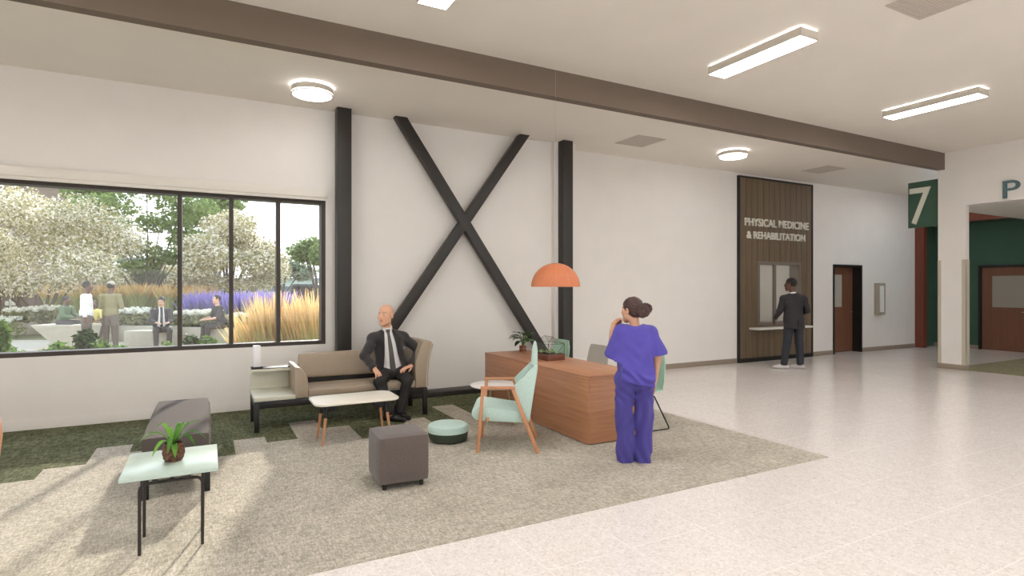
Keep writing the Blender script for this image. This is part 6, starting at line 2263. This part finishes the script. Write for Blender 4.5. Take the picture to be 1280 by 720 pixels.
    V.ell(Tr, P - a3(0, 0, 0.03), (0.172 * s, 0.125 * s, 0.12), R, 0.03)
    for Hh, K, A in legs:
        V.cap(Tr, Hh, K, 0.094, 0.072, 0.03)
        if bottom[1] != 'shorts':
            V.cap(Tr, K, A, 0.070, 0.056, 0.025)
    folds(V, Tr, int(u) + 3, 0.004, 36)
    V.plane(Tr, (0, 0, 0.07), (0, 0, -1))
    V.mesh(Tr, bottom[1], bottom[0], r)
    for Hh, K, A in legs:
        S_ = V.new()
        shoe(V, S_, A, A + f * 0.18 + a3(0, 0, 0))
        V.mesh(S_, 'shoe', M_shoe, r)
    Hr = V.new()
    hR = frame(hdir, (0, 0, 1) if face != 'down' else unit(a3(0, 0, 1) + f * 0.5))
    if cap is not None:
        V.ell(Hr, HC + a3(0, 0, 0.045) - hR[1] * 0.01, (0.088, 0.108, 0.088), hR, 0.01)
        V.plane(Hr, HC + a3(0, 0, 0.030), (0, 0, -1))
        V.cap(Hr, HC + a3(0, 0, 0.040) + hR[1] * 0.09, HC + a3(0, 0, 0.030) + hR[1] * 0.175, 0.062, 0.045, 0.01, flat=((0, 0, 1), 7))
        V.mesh(Hr, 'cap', cap, r)
    Hr = V.new()
    V.ell(Hr, HC + hR[2] * 0.034 * s - hR[1] * 0.016, (0.084 * s, 0.106 * s, 0.094 * s), hR, 0.01)
    X, Y, Z = V.all()
    fy = (X - HC[0]) * hR[1][0] + (Y - HC[1]) * hR[1][1] + (Z - HC[2]) * hR[1][2]
    fz = (X - HC[0]) * hR[2][0] + (Y - HC[1]) * hR[2][1] + (Z - HC[2]) * hR[2][2]
    Hr = np.maximum(Hr, fy - 0.045 - 0.9 * np.maximum(fz - 0.05, 0))
    Hr = np.maximum(Hr, -(fz + 0.045 - 0.25 * fy)).astype(np.float32)
    V.mesh(Hr, 'hair', hair, r)
    return r


M_wshirt = mat('white_top', (218, 214, 210), 0.8)
M_olive = mat('olive_jacket', (128, 120, 84), 0.8)
M_greent = mat('green_sweater', (86, 104, 74), 0.8)
M_gtrous = mat('grey_brown_trousers', (96, 86, 78), 0.8)
M_gtrous2 = mat('dark_garden_trousers', (66, 58, 56), 0.8)
M_capc = mat('beige_cap', (166, 156, 136), 0.8)
M_black2 = mat('black_blouse', (40, 34, 36), 0.8)
M_yel = mat('yellow_top', (206, 190, 110), 0.8)
garden_person('boy in a green sweater sitting on the wedge shaped concrete bench', 78, 15.4, 0.62, 'cam', (M_greent, 'long', 'sweater'), (M_gtrous2, 'shorts'), M_skinB, M_hairk, 'knees', rot=0.9, s=0.82)
garden_person('man in a white top and grey trousers standing in profile outside the window', 108, 13.9, None, 'cam', (M_wshirt, 'long', 'sweater'), (M_gtrous, 'trousers'), M_skinB, M_hairk, 'down', rot=1.3)
garden_person('man in a beige cap and olive jacket seen from behind outside the window', 138, 14.2, None, 'away', (M_olive, 'long', 'jacket'), (M_gtrous, 'trousers'), M_skinB, M_hairk, 'crossed', cap=M_capc, rot=-0.5)
garden_person('man in a dark suit sitting in the garden with his head bowed', 201, 15.2, 0.46, 'down', (M_suit2, 'long', 'jacket'), (M_gtrous2, 'trousers'), M_skinC, M_hairk, 'knees', tie=True, rot=0.1)
garden_person('woman in a black blouse sitting on the planter bench in the garden', 277, 15.4, 0.55, 'cam', (M_black2, 'short', 'blouse'), (M_gtrous2, 'trousers'), M_skinC, M_hairk, 'knees', rot=-1.2, s=0.95)
garden_person('child in yellow half hidden behind the man in white', 117, 16.8, 0.46, 'cam', (M_yel, 'short', 'shirt'), (M_gtrous, 'trousers'), M_skinB, M_hairk, 'knees', s=0.85)
st2 = spot(201, 15.35)
sb = thing('garden_stool', 'low concrete seat under the bowed man in the garden', 'seat', (st2[0], st2[1], -0.02), VR)
MB().box(-0.9, 0.45, -0.15, 0.45, 0, 0.47, 0.015).build('block', M_conc, sb)
st3 = spot(117, 16.95)
sb = thing('garden_stool', 'low concrete seat under the child in yellow', 'seat', (st3[0], st3[1], -0.02), VR)
MB().box(-0.5, 0.6, -0.15, 0.4, 0, 0.47, 0.015).build('block', M_conc, sb)
# ================================================================== daylight and camera
W = bpy.data.worlds.new('World')
SC.world = W
W.use_nodes = True
nt = W.node_tree
bg = nt.nodes['Background']
tc = nt.nodes.new('ShaderNodeTexCoord')
sp = nt.nodes.new('ShaderNodeSeparateXYZ')
rp = nt.nodes.new('ShaderNodeValToRGB')
rp.color_ramp.elements[0].position = 0.0
rp.color_ramp.elements[0].color = (0.93, 0.94, 0.95, 1)
rp.color_ramp.elements[1].position = 0.6
rp.color_ramp.elements[1].color = (0.62, 0.76, 0.95, 1)
nt.links.new(tc.outputs['Generated'], sp.inputs[0])
nt.links.new(sp.outputs[2], rp.inputs[0])
nt.links.new(rp.outputs[0], bg.inputs['Color'])
bg.inputs['Strength'].default_value = 2.2

sl = bpy.data.lights.new('sun', 'SUN')
sl.energy = 3.4
sl.angle = math.radians(2.0)
sl.color = (1.0, 0.92, 0.80)
so_ = bpy.data.objects.new('sun', sl)
COL.objects.link(so_)
to_sun = Vector((0.30, 1.0, 0.51)).normalized()
so_.rotation_euler = to_sun.to_track_quat('Z', 'Y').to_euler()
so_.location = (6, 30, 16)

cam = bpy.data.cameras.new('camera')
cam.sensor_width = 36.0
cam.lens = 36.0 * F_PX / 1280.0
cam.clip_start = 0.05
cam.clip_end = 400
co = bpy.data.objects.new('camera', cam)
COL.objects.link(co)
co.location = (0, 0, EYE)
co.rotation_euler = (PI / 2, 0, -(PI / 2 - math.atan2(SA, CA)))
SC.camera = co

vs_ = SC.view_settings
vs_.view_transform = 'Standard'
vs_.look = 'None'
vs_.exposure = 0.57
vs_.gamma = 1.0
vs_.use_curve_mapping = False
SC.display_settings.display_device = 'sRGB'
